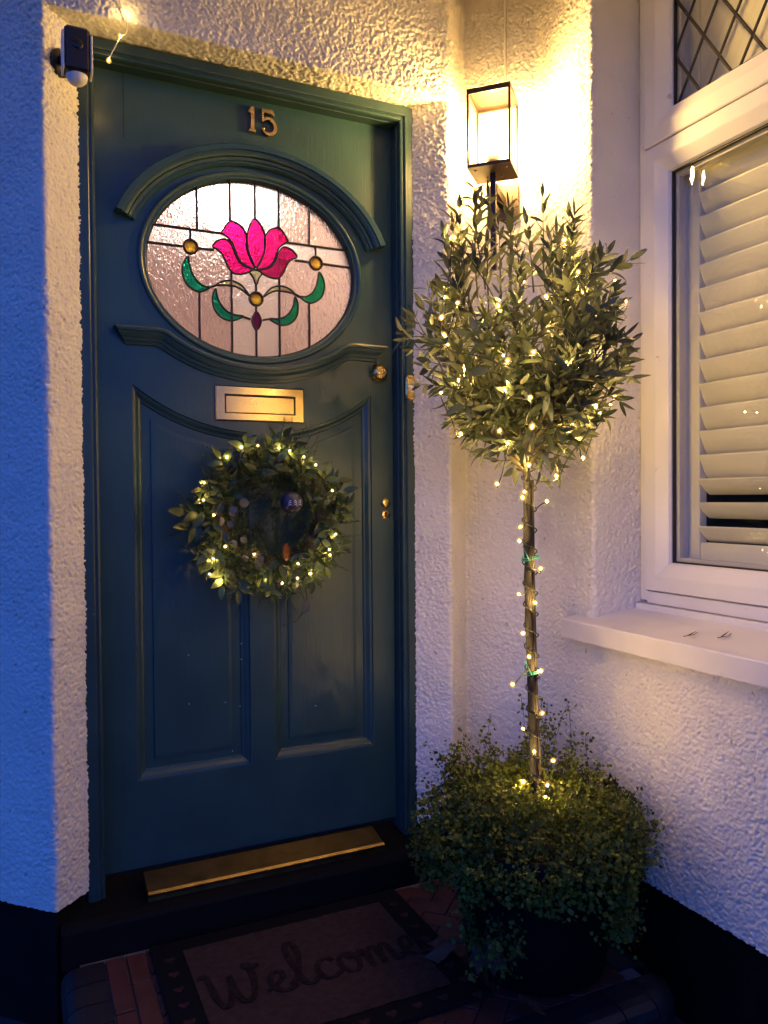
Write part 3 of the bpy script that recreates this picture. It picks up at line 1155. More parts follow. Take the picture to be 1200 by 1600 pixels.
for za, zb, nm in ((.762, 1.769, 'lower'), (1.931, 2.558, 'upper')):
    yo = -.527 if nm == 'lower' else -.533
    ye = -1.593 if nm == 'lower' else -1.587
    ring('gasket', yo, ye, za, zb, .004, XF + .008, XF + .016, M['gasket'])
    ring('gasket', yo, ye, za, zb, .004, XF + .036, XF + .040, M['gasket'])
    ring('spacer_bar', yo, ye, za, zb, .013, XF + .020, XF + .034, M['spacer'])
    for xg in (XF + .015, XF + .037):
        g = MB().add([(xg, yo, za), (xg, ye, za), (xg, ye, zb), (xg, yo, zb)], [(0, 1, 2, 3)])
        o = g.build('pane', M['winglass'], win, fix=False)
        if nm == 'upper' and xg < XF + .02:
            up_pane = o
# diamond leading on the fanlight


def lead_strip(a, b):
    y0_, z0_ = a
    y1_, z1_ = b
    L_ = math.hypot(y1_ - y0_, z1_ - z0_)
    ny, nz_ = -(z1_ - z0_) / L_ * .0042, (y1_ - y0_) / L_ * .0042
    xg = XF + .012
    loops = [[(xg + .0025, y + ny, z + nz_), (xg - .0005, y + ny * .6, z + nz_ * .6), (xg - .0005, y - ny * .6, z - nz_ * .6), (xg + .0025, y - ny, z - nz_)] for y, z in (a, b)]
    MB().loops(loops).build('lead_strip', M['lead'], win)


PY, PZ = .0945, .1465
za, zb, yo, ye = 1.931, 2.558, -.533, -1.587
for sgn, base in ((1, -.7075), (-1, -.6365)):
    # line: z = 1.935 + sgn*(PZ/PY)*(y-base) + k*PZ
    for k in range(-30, 30):
        pts = []
        for yv in (yo, ye):
            pts.append((yv, 1.935 + sgn * PZ / PY * (yv - base) + k * PZ))
        (ya_, z_a), (yb_, z_b) = pts
        # clip in z
        t0, t1 = 0., 1.
        dz = z_b - z_a
        for lim, s_ in ((za, 1), (zb, -1)):
            ta = (lim - z_a) / dz
            if s_ * dz > 0:
                t0 = max(t0, ta)
            else:
                t1 = min(t1, ta)
        if t1 - t0 > .005:
            lead_strip((ya_ + (yb_ - ya_) * t0, z_a + dz * t0), (ya_ + (yb_ - ya_) * t1, z_a + dz * t1))
# shutters behind the glass
XS = 1.398
for s0 in (0, 1):
    y_a, y_b = (-.462, -1.06) if s0 == 0 else (-1.065, -1.665)
    shu = bpy.data.objects.new('shutter', None)
    COL.objects.link(shu)
    shu.parent = win
    WL[shu.name] = wloc(win)
    MB().box((XS - .002, y_a - .030, .66), (XS + .030, y_a, 2.62), .001).build('shutter_frame', M['shutter'], shu)
    MB().box((XS + .001, y_a - .102, .665), (XS + .028, y_a - .0315, 2.60), .002).build('stile', M['shutter'], shu)
    MB().box((XS + .001, y_b, .665), (XS + .028, y_b + .055, 2.60), .002).build('stile', M['shutter'], shu)
    MB().box((XS + .003, y_b + .0555, .665), (XS + .026, y_a - .1025, .815), .002).build('rail', M['shutter'], shu)
    MB().box((XS + .003, y_b + .0555, 1.80), (XS + .026, y_a - .1025, 1.90), .002).build('rail', M['shutter'], shu)
    meshes = {}
    for i in range(16):
        zz = .858 + .0607 * i
        if zz > 1.79:
            break
        deg, wid = (42, .0315) if i < 3 else (63, .0345)
        if deg not in meshes:
            nS = 14
            pr_ = []
            th = R(-deg)
            for q in range(nS):
                t = 2 * math.pi * q / nS
                a_, b_ = wid * math.cos(t), .0042 * math.sin(t)
                pr_.append((XS + .014 + a_ * math.cos(th) - b_ * math.sin(th), a_ * math.sin(th) + b_ * math.cos(th) - wid * math.sin(R(deg))))
            so = MB().extr(pr_, 'Y', y_b + .057, y_a - .104)
            so.v = [(x, y, z + wloc(win).z) for x, y, z in so.v]
            o = so.build('slat', M['shutter'], shu)
            meshes[deg] = o.data
        else:
            o = link('slat', meshes[deg], shu)
        o.location.z = zz - wloc(win).z
    MB().box((XS + .004, y_b + .0555, 1.905), (XS + .022, y_a - .1025, 2.595), .002).build('fanlight_backing', M['shutter'], shu)  # plain cream board added behind the fanlight so its dark glass looks beige

# stone sill
sl = MB()
prs = [(1.128, .560), (1.126, .606), (1.129, .610), (1.315, .634), (1.40, .634), (1.40, .560)]
sl.extr([(x, z) for x, z in prs], 'Y', -1.95, -.348)
so = sl.build('window_sill', M['sill'])
tag(so, 'thick white painted sill projecting below the window', 'sill')

# ------------------------------------------------------------------ wall lantern
lam = thing('wall_lantern', (1.106, -.1134, 1.79), 'dark bronze square glass wall lantern, lit, between the door and the window', 'lantern')
LOFF = .143
LC = LW + wn2 * LOFF


def lw(u, n_, z):
    p = LC + wu * u + wn2 * n_
    return (p.x, p.y, z)


def lbox(mb, u0, u1, n0, n1, z0, z1):
    mb.hexa([lw(u0, n0, z0), lw(u0, n1, z0), lw(u1, n1, z0), lw(u1, n0, z0), lw(u0, n0, z1), lw(u0, n1, z1), lw(u1, n1, z1), lw(u1, n0, z1)])
    return mb


HW = .0595
ZB, ZT_ = 1.825, 2.036
b = MB()
lbox(b, -.045, .045, -LOFF, -LOFF + .018, 1.742, 1.842)
b.build('wall_plate', M['bronze'], lam)
lbox(MB(), -.010, .010, -LOFF + .018, -.007, 1.775, 1.80).build('arm', M['bronze'], lam)
lbox(MB(), -.0075, .0075, -.007, .008, 1.56, ZB - .001).build('stem', M['bronze'], lam)
bs = lbox(MB(), -HW, HW, -HW, HW, ZB, ZB + .009).build('base_tray', M['bronze'], lam)
for u_, n_ in ((-.042, .035), (.042, .035), (-.02, -.02), (.02, -.02)):
    p = lw(u_, n_, 0)
    MB().lathe([(.001, ZB - .002), (.0035, ZB - .0018), (.0035, ZB + .001)], (p[0], p[1], 0), 'Z', 10).build('screw', M['bronze'], bs)
lbox(MB(), -HW, HW, -HW, HW, ZT_ - .006, ZT_).build('roof', M['bronze'], lam)
for a in (-1, 1):
    for c in (-1, 1):
        u_, n_ = a * (HW - .003), c * (HW - .003)
        lbox(MB(), u_ - .003, u_ + .003, n_ - .003, n_ + .003, ZB + .009, ZT_ - .006).build('corner_post', M['bronze'], lam)
for a in (-1, 1):
    lbox(MB(), -HW + .006, HW - .006, a * (HW - .003) - .003, a * (HW - .003) + .003, ZT_ - .014, ZT_ - .0062).build('top_rail', M['bronze'], lam)
    lbox(MB(), a * (HW - .003) - .003, a * (HW - .003) + .003, -HW + .006, HW - .006, ZT_ - .014, ZT_ - .0062).build('top_rail', M['bronze'], lam)
    for k_ in (0, 1):
        q = [(-HW + .006, a * (HW - .003)), (HW - .006, a * (HW - .003))]
        if k_:
            q = [(y, x) for x, y in q]
        MB().add([lw(*q[0], ZB + .009), lw(*q[1], ZB + .009), lw(*q[1], ZT_ - .014), lw(*q[0], ZT_ - .014)], [(0, 1, 2, 3)]).build('glass_pane', M['lampglass'], lam, fix=False)
MB().lathe([(.001, ZB + .009), (.0165, ZB + .009), (.0165, ZB + .05), (.014, ZB + .054), (.001, ZB + .054)], (LC.x, LC.y, 0), 'Z', 20).build('socket', M['socket'], lam)
MB().lathe([(.012, ZB + .0545), (.018, ZB + .060), (.031, ZB + .078), (.0385, ZB + .102), (.036, ZB + .126), (.024, ZB + .146), (.010, ZB + .154), (.001, ZB + .155)], (LC.x, LC.y, 0), 'Z', 20).build('bulb', M['bulb'], lam)

# ------------------------------------------------------------------ security camera
sec = thing('security_camera', (-.09, -.10, 1.93), 'black box security camera with pale side strips and white sensor dome by the door head', 'camera')
MB().tube([(-.094, -.100, 1.935), (-.086, -.106, 1.935)], .030, 20).build('mount_base', M['camblack'], sec)
MB().tube([(-.090, -.102, 1.935), (-.080, -.135, 1.935), (-.066, -.170, 1.930)], .012, 10).build('mount_arm', M['camblack'], sec)
MB().box((-.086, -.222, 1.868), (-.034, -.168, 1.964), .006).build('body', M['camblack'], sec)
MB().box((-.0915, -.219, 1.870), (-.0865, -.176, 1.952), .0015).build('side_strip', M['camwhite'], sec)
MB().box((-.0335, -.219, 1.870), (-.0285, -.176, 1.952), .0015).build('side_strip', M['camwhite'], sec)
MB().lathe([(.001, -.2245), (.008, -.2243), (.011, -.2235), (.012, -.2215)], (-.060, 0, 1.925), 'Y', 20).build('lens', M['camblack'], sec)
MB().lathe([(.0225, 1.868), (.0225, 1.865), (.020, 1.857), (.013, 1.850), (.001, 1.847)], (-.060, -.195, 0), 'Z', 22).build('sensor_dome', M['camwhite'], sec)

# ------------------------------------------------------------------ fairy lights
def halo_mat(name, e):  # emissive see-through shell: an amber halo added round each core instead of bloom
    m = bpy.data.materials.new(name)
    m.use_nodes = True
    N, L = m.node_tree.nodes, m.node_tree.links
    N.clear()
    o = N.new('ShaderNodeOutputMaterial')
    t = N.new('ShaderNodeBsdfTransparent')
    t.inputs[0].default_value = (1, .95, .85, 1)
    em = N.new('ShaderNodeEmission')
    em.inputs[0].default_value = (1.0, .50, .10, 1)
    em.inputs[1].default_value = e
    mx = N.new('ShaderNodeMixShader')
    mx.inputs[0].default_value = .34
    L.new(t.outputs[0], mx.inputs[1])
    L.new(em.outputs[0], mx.inputs[2])
    L.new(mx.outputs[0], o.inputs[0])
    return m


M['cap'] = halo_mat('amber_halo_cap', .40)  # glow halo put into the shell colour; the core is the source
M['fairy_soft'] = mat('lit_small_bulb', (1, .8, .4), .4, emit=(1.0, .65, .21), estr=FAIRY_W * .33)
PROF = [(.0003, .0062), (.0028, .0054), (.0048, .0026), (.0050, -.0005), (.0040, -.0040), (.0022, -.0056), (.0003, -.0060)]


def tmp_mesh(mb, nm, m):
    o = mb.build(nm, m)
    me = o.data
    bpy.data.objects.remove(o)
    return me


HALO_CAP = tmp_mesh(MB().lathe([(r * 1.45, h_ * 1.45) for r, h_ in PROF], (0, 0, 0), 'Z', 10), 'bulb', M['cap'])
CORE = tmp_mesh(MB().lathe([(r * .36, h_ * .36) for r, h_ in PROF], (0, 0, 0), 'Z', 8), 'core', M['fairy'])
CORES = tmp_mesh(MB().lathe([(r * .36, h_ * .36) for r, h_ in PROF], (0, 0, 0), 'Z', 8), 'core_soft', M['fairy_soft'])


def add_bulb(t, p, d, sc_, soft=False):
    mm = frame_mat(p, d.orthogonal(), d, sc_)
    b_ = place('bulb', HALO_CAP, mm, t)
    c_ = bpy.data.objects.new('core', CORES if soft else CORE)
    COL.objects.link(c_)
    c_.parent = b_
    return b_



def string_lights(t, pts, wire_m, wire_r, sag=.0, bscale=1., path=None, soft=False):
    w = MB()
    if path is None:
        path = []
        for i, p in enumerate(pts):
            path.append(Vector(p) + Vector((0, 0, -.008)))
            if i < len(pts) - 1:
                q = (Vector(p) + Vector(pts[i + 1])) / 2
                path.append(q + Vector((rnd.uniform(-.01, .01), rnd.uniform(-.01, .015), -sag + rnd.uniform(-.01, .01))))
    if soft:
        path = [v_ + Vector((0, .035 if i % 2 else .006, 0)) for i, v_ in enumerate(path)]
    w.tube(catmull(path, k=4), wire_r, 5)
    w.build('wire', wire_m, t)
    for p in pts:
        d = Vector((rnd.uniform(-1, 1), rnd.uniform(-1, .2), rnd.uniform(-.3, 1))).normalized()
        add_bulb(t, p, d, bscale * rnd.uniform(.62, .92), soft)


CROWN = [(0.849, -0.766, 1.393), (0.866, -0.762, 1.355), (1.063, -0.552, 1.446), (1.112, -0.576, 1.453), (1.034, -0.7, 1.366), (1.039, -0.649, 1.361), (1.036, -0.624, 1.33), (0.757, -0.782, 1.331), (0.87, -0.549, 1.431), (0.817, -0.61, 1.364), (0.869, -0.618, 1.346), (0.843, -0.561, 1.345), (0.724, -0.662, 1.336), (0.784, -0.554, 1.329), (0.744, -0.601, 1.299), (0.577, -0.746, 1.309), (0.621, -0.612, 1.365), (0.623, -0.601, 1.316), (0.617, -0.622, 1.275), (0.562, -0.734, 1.23), (0.667, -0.781, 1.199), (0.736, -0.663, 1.233), (0.725, -0.784, 1.219), (0.814, -0.773, 1.207), (0.908, -0.693, 1.215), (0.975, -0.583, 1.338), (0.948, -0.643, 1.335), (0.944, -0.737, 1.218), (0.974, -0.647, 1.261), (0.674, -0.584, 1.191), (0.719, -0.539, 1.213), (0.71, -0.705, 1.157), (0.717, -0.784, 1.13), (0.63, -0.584, 1.16), (0.676, -0.587, 1.074), (0.708, -0.689, 1.073), (0.721, -0.784, 1.074), (0.763, -0.637, 1.052), (0.947, -0.615, 1.088), (0.883, -0.757, 1.085), (1.05, -0.644, 1.164), (1.12, -0.549, 1.159), (0.994, -0.646, 1.137), (0.997, -0.597, 1.026), (0.783, -0.778, 0.978), (0.712, -0.784, 0.999), (0.793, -0.549, 0.966), (0.635, -0.636, 1.474), (0.87, -0.694, 1.482), (0.796, -0.57, 1.123)]
TRUNK = [(0.839, -0.605, 1.007), (0.828, -0.605, 0.948), (0.823, -0.605, 0.935), (0.889, -0.605, 0.926), (0.817, -0.605, 0.87), (0.814, -0.605, 0.839), (0.871, -0.605, 0.775), (0.812, -0.605, 0.721), (0.855, -0.605, 0.699), (0.822, -0.605, 0.633), (0.838, -0.605, 0.579), (0.87, -0.605, 0.544), (0.794, -0.605, 0.522), (0.873, -0.605, 0.448), (0.821, -0.605, 0.42), (0.851, -0.605, 0.364), (0.903, -0.605, 0.336), (0.82, -0.605, 0.3), (0.886, -0.605, 0.282), (0.88, -0.605, 0.256)]
WRL = [(0.323, -0.095, 1.067), (0.365, -0.095, 1.073), (0.419, -0.095, 1.067), (0.45, -0.095, 1.061), (0.49, -0.095, 1.046), (0.283, -0.095, 1.042), (0.52, -0.095, 1.025), (0.227, -0.095, 0.978), (0.224, -0.095, 0.935), (0.249, -0.095, 0.897), (0.278, -0.095, 0.818), (0.249, -0.095, 0.787), (0.237, -0.095, 0.751), (0.264, -0.095, 0.734), (0.353, -0.095, 0.795), (0.38, -0.095, 0.728), (0.424, -0.095, 0.718), (0.469, -0.095, 0.728), (0.504, -0.095, 0.739), (0.468, -0.095, 0.767), (0.558, -0.095, 0.8), (0.556, -0.095, 0.786), (0.574, -0.095, 0.841), (0.565, -0.095, 0.957)]

TB = Vector((.874, -.58, .20))
TT = Vector((.852, -.58, 1.03))


def trunk_at(z):
    t = (z - TB.z) / (TT.z - TB.z)
    return Vector((TB.x + (TT.x - TB.x) * t - .006 * math.sin(t * 3.1), -.58, z))


fl_tree = thing('fairy_lights', (.86, -.58, .24), 'string of warm fairy lights wound up the trunk and through the olive crown', 'fairy lights')
# order the crown bulbs into a chain by a greedy walk from the top of the trunk
rem = [Vector(p) for p in CROWN]
cur = Vector((.86, -.6, .98))
chain = []
while rem:
    nx = min(rem, key=lambda q: (q - cur).length)
    rem.remove(nx)
    chain.append(nx)
    cur = nx
string_lights(fl_tree, chain, M['wire'], .0013, .012)
# helix down the trunk with side stubs to each bulb
hel = []
ang = 0
for i in range(160):
    z = 1.0 - (1.0 - .25) * i / 159
    a = i * .62
    c = trunk_at(z) + Vector((.006, 0, 0))
    hel.append(c + Vector((math.cos(a) * .018, math.sin(a) * .0135, 0)))
w = MB().tube(hel, .0017, 5)
for p in TRUNK:
    p = Vector(p)
    q = min(hel, key=lambda h_: (h_ - p).length)
    w.tube(catmull([q, (q + p) / 2 + Vector((0, -.004, rnd.uniform(-.01, .006))), p + Vector((0, 0, -.004))], k=3), .0015, 5)
w.build('wire', M['wire'], fl_tree)
for p in TRUNK:
    d = Vector((rnd.uniform(-1, 1), rnd.uniform(-1, .2), rnd.uniform(-.3, 1))).normalized()
    add_bulb(fl_tree, p, d, rnd.uniform(.62, .92))

hang = thing('hanging_light_wire', (.03, -.14, 1.94), 'thin clear light wire with three bulbs hanging from above the door corner', 'fairy lights')
hp_ = [(.026, -.150, 2.30), (.034, -.150, 2.10), (.048, -.152, 2.058), (.052, -.152, 2.015), (.037, -.153, 1.997), (.022, -.153, 1.966), (.011, -.154, 1.944)]
MB().tube(catmull(hp_, k=5), .0013, 6).build('wire', M['clearwire'], hang)
for p in ((.049, -.156, 2.060), (.036, -.158, 1.998), (.011, -.155, 1.938)):
    add_bulb(hang, p, Vector((0, -.45, -.9)), .8, True)

# ------------------------------------------------------------------ leaf meshes


def leaf_mesh(name, m, L_=1., w=.2, fold=.25, curl=.12, tip=1.0, rows=6):
    vs, fs = [], []
    for i in range(rows + 1):
        t = i / rows
        hw = w / 2 * (math.sin(math.pi * t ** .85) ** tip) if 0 < i < rows else .002
        z = -curl * t * t
        vs += [(-hw, t * L_, z + hw * fold), (0, t * L_, z), (hw, t * L_, z + hw * fold)]
    for i in range(rows):
        a = i * 3
        fs += [(a, a + 1, a + 4, a + 3), (a + 1, a + 2, a + 5, a + 4)]
    me = bpy.data.meshes.new(name)
    me.from_pydata(vs, [], fs)
    me.polygons.foreach_set('use_smooth', [True] * len(fs))
    me.materials.append(m)
    me.update()
    return me


def merged(name, items, m, parent, kind='stuff'):
    """join many placed copies of meshes into one mesh"""
    V, Fq, n = [], [], 0
    cache = {}
    for me, mm in items:
        if me.name not in cache:
            co = np.empty(len(me.vertices) * 3)
            me.vertices.foreach_get('co', co)
            cache[me.name] = (co.reshape(-1, 3), [tuple(p.vertices) for p in me.polygons])
        co, pf = cache[me.name]
        A_ = np.array(mm)
        V.append(co @ A_[:3, :3].T + A_[:3, 3])
        Fq.extend(tuple(i + n for i in f) for f in pf)
        n += len(co)
    o0 = np.array(wloc(parent))
    V = np.concatenate(V) - o0
    me = bpy.data.meshes.new(name)
    me.from_pydata(V.tolist(), [], Fq)
    me.polygons.foreach_set('use_smooth', [True] * len(Fq))
    me.materials.append(m)
    me.update()
    o = link(name, me, parent)
    o['kind'] = kind
    return o


# ------------------------------------------------------------------ olive tree
tree = thing('olive_tree', (TB.x, TB.y, .20), 'small lollipop olive tree wound with fairy lights beside the door', 'tree')
tr = MB().tube([trunk_at(z) + Vector((rnd.uniform(-.001, .001), 0, 0)) for z in np.linspace(.17, 1.03, 26)], [.0098 - .0020 * i / 25 + rnd.uniform(-.0007, .0007) for i in range(26)], 10)
trunk = tr.build('trunk', M['bark'], tree)
sk = MB().tube([trunk_at(z) + Vector((.0160, .004, 0)) for z in np.linspace(.17, .975, 12)], .0055, 8)
sk.build('stake', M['stake'], tree)
for zt in (.795, .535):
    c = trunk_at(zt) + Vector((.008, 0, 0))
    tie = MB()
    for k in range(2):
        tie.tube([c + Vector((math.cos(a) * .021, math.sin(a) * .017, k * .005 + .004 * math.sin(a * 1.5))) for a in np.linspace(0, 2 * math.pi, 20)], .0012, 5)
    tie.tube([c + Vector((-.016, -.016, 0)), c + Vector((-.028, -.02, .018)), c + Vector((-.034, -.018, .032))], .0011, 5)
    tie.build('tie', M['tie'], tree)
crown = bpy.data.objects.new('crown', None)
COL.objects.link(crown)
crown.parent = tree
WL[crown.name] = wloc(tree)
OL = [leaf_mesh('olive_leaf_%d' % i, M['olive'], 1., w_, f_, c_, .8) for i, (w_, f_, c_) in enumerate(
    ((.29, .22, .10), (.25, .12, .02), (.30, .2, .24), (.26, .35, -.08), (.24, .5, .32), (.32, .1, .15)))]
for me_ in OL[2:5]:      # some leaves twist along their length
    for v_ in me_.vertices:
        a_ = v_.co.y * rnd.uniform(.5, .9)
        v_.co.x, v_.co.z = v_.co.x * math.cos(a_) - v_.co.z * math.sin(a_) * .6, v_.co.z + v_.co.x * math.sin(a_)
limbs = MB()
items = []
CC = Vector((.852, -.60, 1.27))


def env(p):
    """inside the crown outline seen in the photograph (x, y, z)"""
    z = p.z
    if z < 1.0 or z > 1.56:
        return False
    # radius as a function of height
    zz = [1.0, 1.05, 1.12, 1.20, 1.30, 1.42, 1.50, 1.56]
    rr_ = [.05, .095, .158, .212, .245, .248, .222, .155]
    r_ = np.interp(z, zz, rr_)
    dx, dy = p.x - CC.x, (p.y - CC.y) * 1.15
    if p.x > 1.135 or p.y > -.27 or p.x + .55 * (-.6 - p.y) > 1.10:
        return False
    return dx * dx + dy * dy < r_ * r_


def twig(p, d, L_, r0, leaves=True, free=False):
    p, d = Vector(p), Vector(d).normalized()
    n = max(4, int(L_ / .016))
    pts = [p.copy()]
    bend = Vector((rnd.uniform(-1, 1), rnd.uniform(-1, 1), rnd.uniform(-.3, .9))) * .02
    side = d.orthogonal().normalized()
    side.rotate(Matrix.Rotation(rnd.uniform(0, 6.28), 3, d))
    for i in range(n):
        d = (d + bend + Vector((rnd.gauss(0, .05), rnd.gauss(0, .05), rnd.gauss(0, .04) + .012))).normalized()
        p = p + d * (L_ / n)
        if p.x > 1.158:
            p.x = 1.158
        if not free and not env(p) and i > 2:
            p = pts[-1].copy()
            break
        pts.append(p.copy())
        if leaves and i >= 1:
            side = side - d * side.dot(d)
            side.normalize()
            side.rotate(Matrix.Rotation(R(90) + rnd.gauss(0, .25), 3, d))
            for s_ in (1, -1):
                if rnd.random() < .10:
                    continue
                ld = (d * rnd.uniform(.7, 1.7) + side * s_).normalized()
                if p.x + ld.x * .06 > 1.168:
                    continue
                sz = rnd.choice((rnd.uniform(.030, .044), rnd.uniform(.040, .058))) * (1 - .35 * (i / n) ** 3)
                items.append((rnd.choice(OL), frame_mat(p, ld, d * 1 - side * s_ * .3 + Vector((rnd.gauss(0, .3), rnd.gauss(0, .3), rnd.gauss(0, .3))), sz)))
    if leaves:  # tip leaf
        items.append((OL[1], frame_mat(p, d, side, rnd.uniform(.03, .045))))
    limbs.tube(pts, [max(.0007, r0 * (1 - .75 * i / (len(pts) - 1))) for i in range(len(pts))], 5, False)
    return pts


top = trunk_at(1.02)
mains = []
for k in range(21):
    a = k * 2.399 + .4
    el = rnd.uniform(.55, 1.25)
    d = Vector((math.cos(a) * math.cos(el), math.sin(a) * math.cos(el), math.sin(el)))
    mains.append(twig(top + Vector((0, 0, rnd.uniform(-.04, .03))), d, rnd.uniform(.28, .46), .0050, False))
for mp_ in mains:
    for j in range(18):
        q = mp_[rnd.randrange(len(mp_) // 4, len(mp_))]
        outd = (q - CC)
        outd.z *= .4
        d = outd.normalized() * rnd.uniform(.3, 1.0) + Vector((rnd.gauss(0, .55), rnd.gauss(0, .55), rnd.uniform(-.15, 1.5)))
        twig(q, d, rnd.uniform(.09, .20), .0020)
# low side shoots and the tall shoots that break the outline
for k in range(14):
    a = k * 2.399
    d = Vector((math.cos(a), math.sin(a), rnd.uniform(.2, .8)))
    twig(top + Vector((0, 0, rnd.uniform(.0, .10))) + d * .06, d, rnd.uniform(.12, .22), .002)
for p, d, L_ in (((.72, -.62, 1.38), (-.10, .02, 1), .24), ((.74, -.60, 1.36), (-.10, 0, 1), .22), ((.70, -.62, 1.36), (-.02, 0, 1), .20), ((.875, -.62, 1.40), (-.04, 0, 1), .19),
                 ((.91, -.60, 1.40), (.06, 0, 1), .14), ((.67, -.62, 1.32), (-.22, -.1, 1), .22), ((.66, -.62, 1.30), (-.35, -.1, .9), .18), ((.97, -.60, 1.36), (.2, 0, 1), .13),
                 ((1.0, -.58, 1.28), (.45, 0, .9), .13), ((.68, -.62, 1.16), (-1, -.2, .05), .13), ((.94, -.56, 1.38), (.2, .1, 1), .14), ((1.02, -.56, 1.25), (.6, .2, .6), .10),
                 ((.66, -.62, 1.22), (-.7, -.1, .6), .14), ((.78, -.62, 1.38), (-.05, 0, 1), .17), ((.80, -.56, 1.38), (.02, 0, 1), .16), ((.83, -.64, 1.38), (.02, 0, 1), .15),
                 ((.76, -.66, 1.36), (-.12, 0, 1), .18), ((.69, -.58, 1.34), (-.15, 0, 1), .22), ((.84, -.58, 1.38), (.05, .05, 1), .16), ((.90, -.66, 1.36), (.1, -.05, 1), .14)):
    twig(p, d, L_, .0022, True, True)
limbs.build('branches', M['twig'], crown)
# nearest leaves are objects of their own, the rest one mass
items.sort(key=lambda it: (Vector(CAMP) - it[1].translation).length)
near = items[:420]
rnd.shuffle(near)
for me, mm in near[:300]:
    place('leaf', me, mm, crown)
merged('foliage', near[300:] + items[420:], M['olive'], crown)
print('olive leaves', len(items))

# ------------------------------------------------------------------ pot and creeping plant
pot = thing('plant_pot', (.868, -.58, -.116), 'black round planter almost hidden under the creeping plant beside the door', 'planter')
MB().lathe([(.001, -.116), (.150, -.116), (.156, -.110), (.172, .00), (.192, .13), (.196, .135), (.206, .14), (.209, .15), (.209, .185), (.204, .190), (.196, .190), (.193, .17)],
           (.868, -.58, 0), 'Z', 40).build('shell', M['pot'], pot)
MB().lathe([(.001, .185), (.08, .182), (.15, .176), (.194, .170)], (.868, -.58, 0), 'Z', 32).build('soil', M['soil'], pot)
plant = thing('creeping_plant', (.868, -.58, .18), 'dense small-leaved trailing green plant spilling over the black pot under the olive', 'plant')
cl = leaf_mesh('creeper_leaf', M['cover'], 1., .92, .25, .1, .75, 4)
cit = []
stems = MB()
PCX, PCY = .868, -.58


def cover_r(z, a):
    # radius of the mass with height (spills low at front right, high at the back)
    zz = [-.10, -.02, .06, .14, .20, .26, .31]
    rr_ = [.15, .205, .245, .255, .240, .19, .10]
    return np.interp(z, zz, rr_) * (1 + .10 * math.sin(3 * a + 1) + .07 * math.sin(5 * a + 2.2))


def cover_low(a):
    # how far down the curtain hangs, by direction: an opening at the front shows the black pot
    vx, vy = math.cos(a), math.sin(a)
    front = -vy * .92 - vx * .39          # towards the camera
    sidev = vx * .92 - vy * .39          # right of that
    low = .04
    if front > .2:
        low = .125 if abs(sidev) < .30 else (.02 if sidev > 0 else .09)
    return low + .03 * math.sin(7 * a)


def addleaf(p, s=1.):
    if p.x > XW - .012 or (p.y > -.16):
        return
    if p.y > -.165 and p.x < .85:
        return
    n_ = Vector((rnd.gauss(0, .6), rnd.gauss(0, .6) - .4, rnd.uniform(.1, 1)))
    d = Vector((rnd.gauss(0, 1), rnd.gauss(0, 1), rnd.gauss(-.2, .6)))
    cit.append((cl, frame_mat(p, d, n_, rnd.uniform(.0065, .0125) * s)))


cnt = 0
while cnt < 14500:
    a = rnd.uniform(0, 2 * math.pi)
    if rnd.random() < .55:
        rr_ = .245 * math.sqrt(rnd.random())
        z = .262 - .62 * rr_ ** 2 / .30 + rnd.gauss(0, .016) + .030 * math.sin(rr_ * 38 + a * 3) * math.sin(a * 4 + 1) + .02 * math.sin(PCX + rr_ * math.cos(a) * 55) * math.sin(rr_ * math.sin(a) * 47)
    else:
        z = rnd.uniform(-.10, .25)
        if z < cover_low(a):
            continue
        rr_ = cover_r(z, a) * rnd.uniform(.86, 1.03)
    p = Vector((PCX + rr_ * math.cos(a), PCY + rr_ * math.sin(a), z))
    if p.z < -.105:
        continue
    addleaf(p)
    cnt += 1
# wiry shoots
for k in range(330):
    a = rnd.uniform(0, 2 * math.pi)
    rr_ = rnd.uniform(.08, .235)
    p = Vector((PCX + rr_ * math.cos(a), PCY + rr_ * math.sin(a), .285 - .6 * rr_ ** 2 / .30 - .02))
    d = Vector((math.cos(a) * .5 + rnd.gauss(0, .3), math.sin(a) * .5 + rnd.gauss(0, .3), rnd.uniform(.3, 1.2))).normalized()
    L_ = rnd.uniform(.04, .10)
    if k < 44:    # two tall sprays behind the trunk
        base = Vector((.80, -.40, .24)) if k % 2 else Vector((1.00, -.42, .26))
        p = base + Vector((rnd.gauss(0, .045), rnd.gauss(0, .03), 0))
        d = Vector((rnd.gauss(0, .25) + (-.1 if k % 2 else .06), rnd.gauss(0, .2), 1)).normalized()
        L_ = rnd.uniform(.05, .13 if k % 2 else .17)
    pts = [p.copy()]
    for i in range(8):
        d = (d + Vector((rnd.gauss(0, .12), rnd.gauss(0, .12), rnd.gauss(0, .1)))).normalized()
        p = p + d * (L_ / 8)
        pts.append(p.copy())
        for q in range(3):
            addleaf(p + Vector((rnd.gauss(0, .008), rnd.gauss(0, .008), rnd.gauss(0, .006))), .95)
    if max(v_.x for v_ in pts) < XW - .01:
        stems.tube(pts, .0006, 4, False)
# trailing strands at the front right and left
for k in range(34):
    a = rnd.choice((rnd.uniform(R(-70), R(-10)), rnd.uniform(R(180), R(225))))
    z = rnd.uniform(.0, .1)
    rr_ = cover_r(z, a) * .95
    p = Vector((PCX + rr_ * math.cos(a), PCY + rr_ * math.sin(a), z))
    pts = [p.copy()]
    for i in range(8):
        p = p + Vector((rnd.gauss(0, .006), rnd.gauss(0, .006), -.010))
        if p.z < -.06:
            break
        pts.append(p.copy())
        for q in range(2):
            addleaf(p + Vector((rnd.gauss(0, .007), rnd.gauss(0, .007), 0)))
    if len(pts) > 2 and max(v_.x for v_ in pts) < XW - .01:
        stems.tube(pts, .0006, 4, False)
so_ = stems.build('stems', M['coverstem'], plant)
so_['kind'] = 'stuff'
merged('foliage', cit, M['cover'], plant)


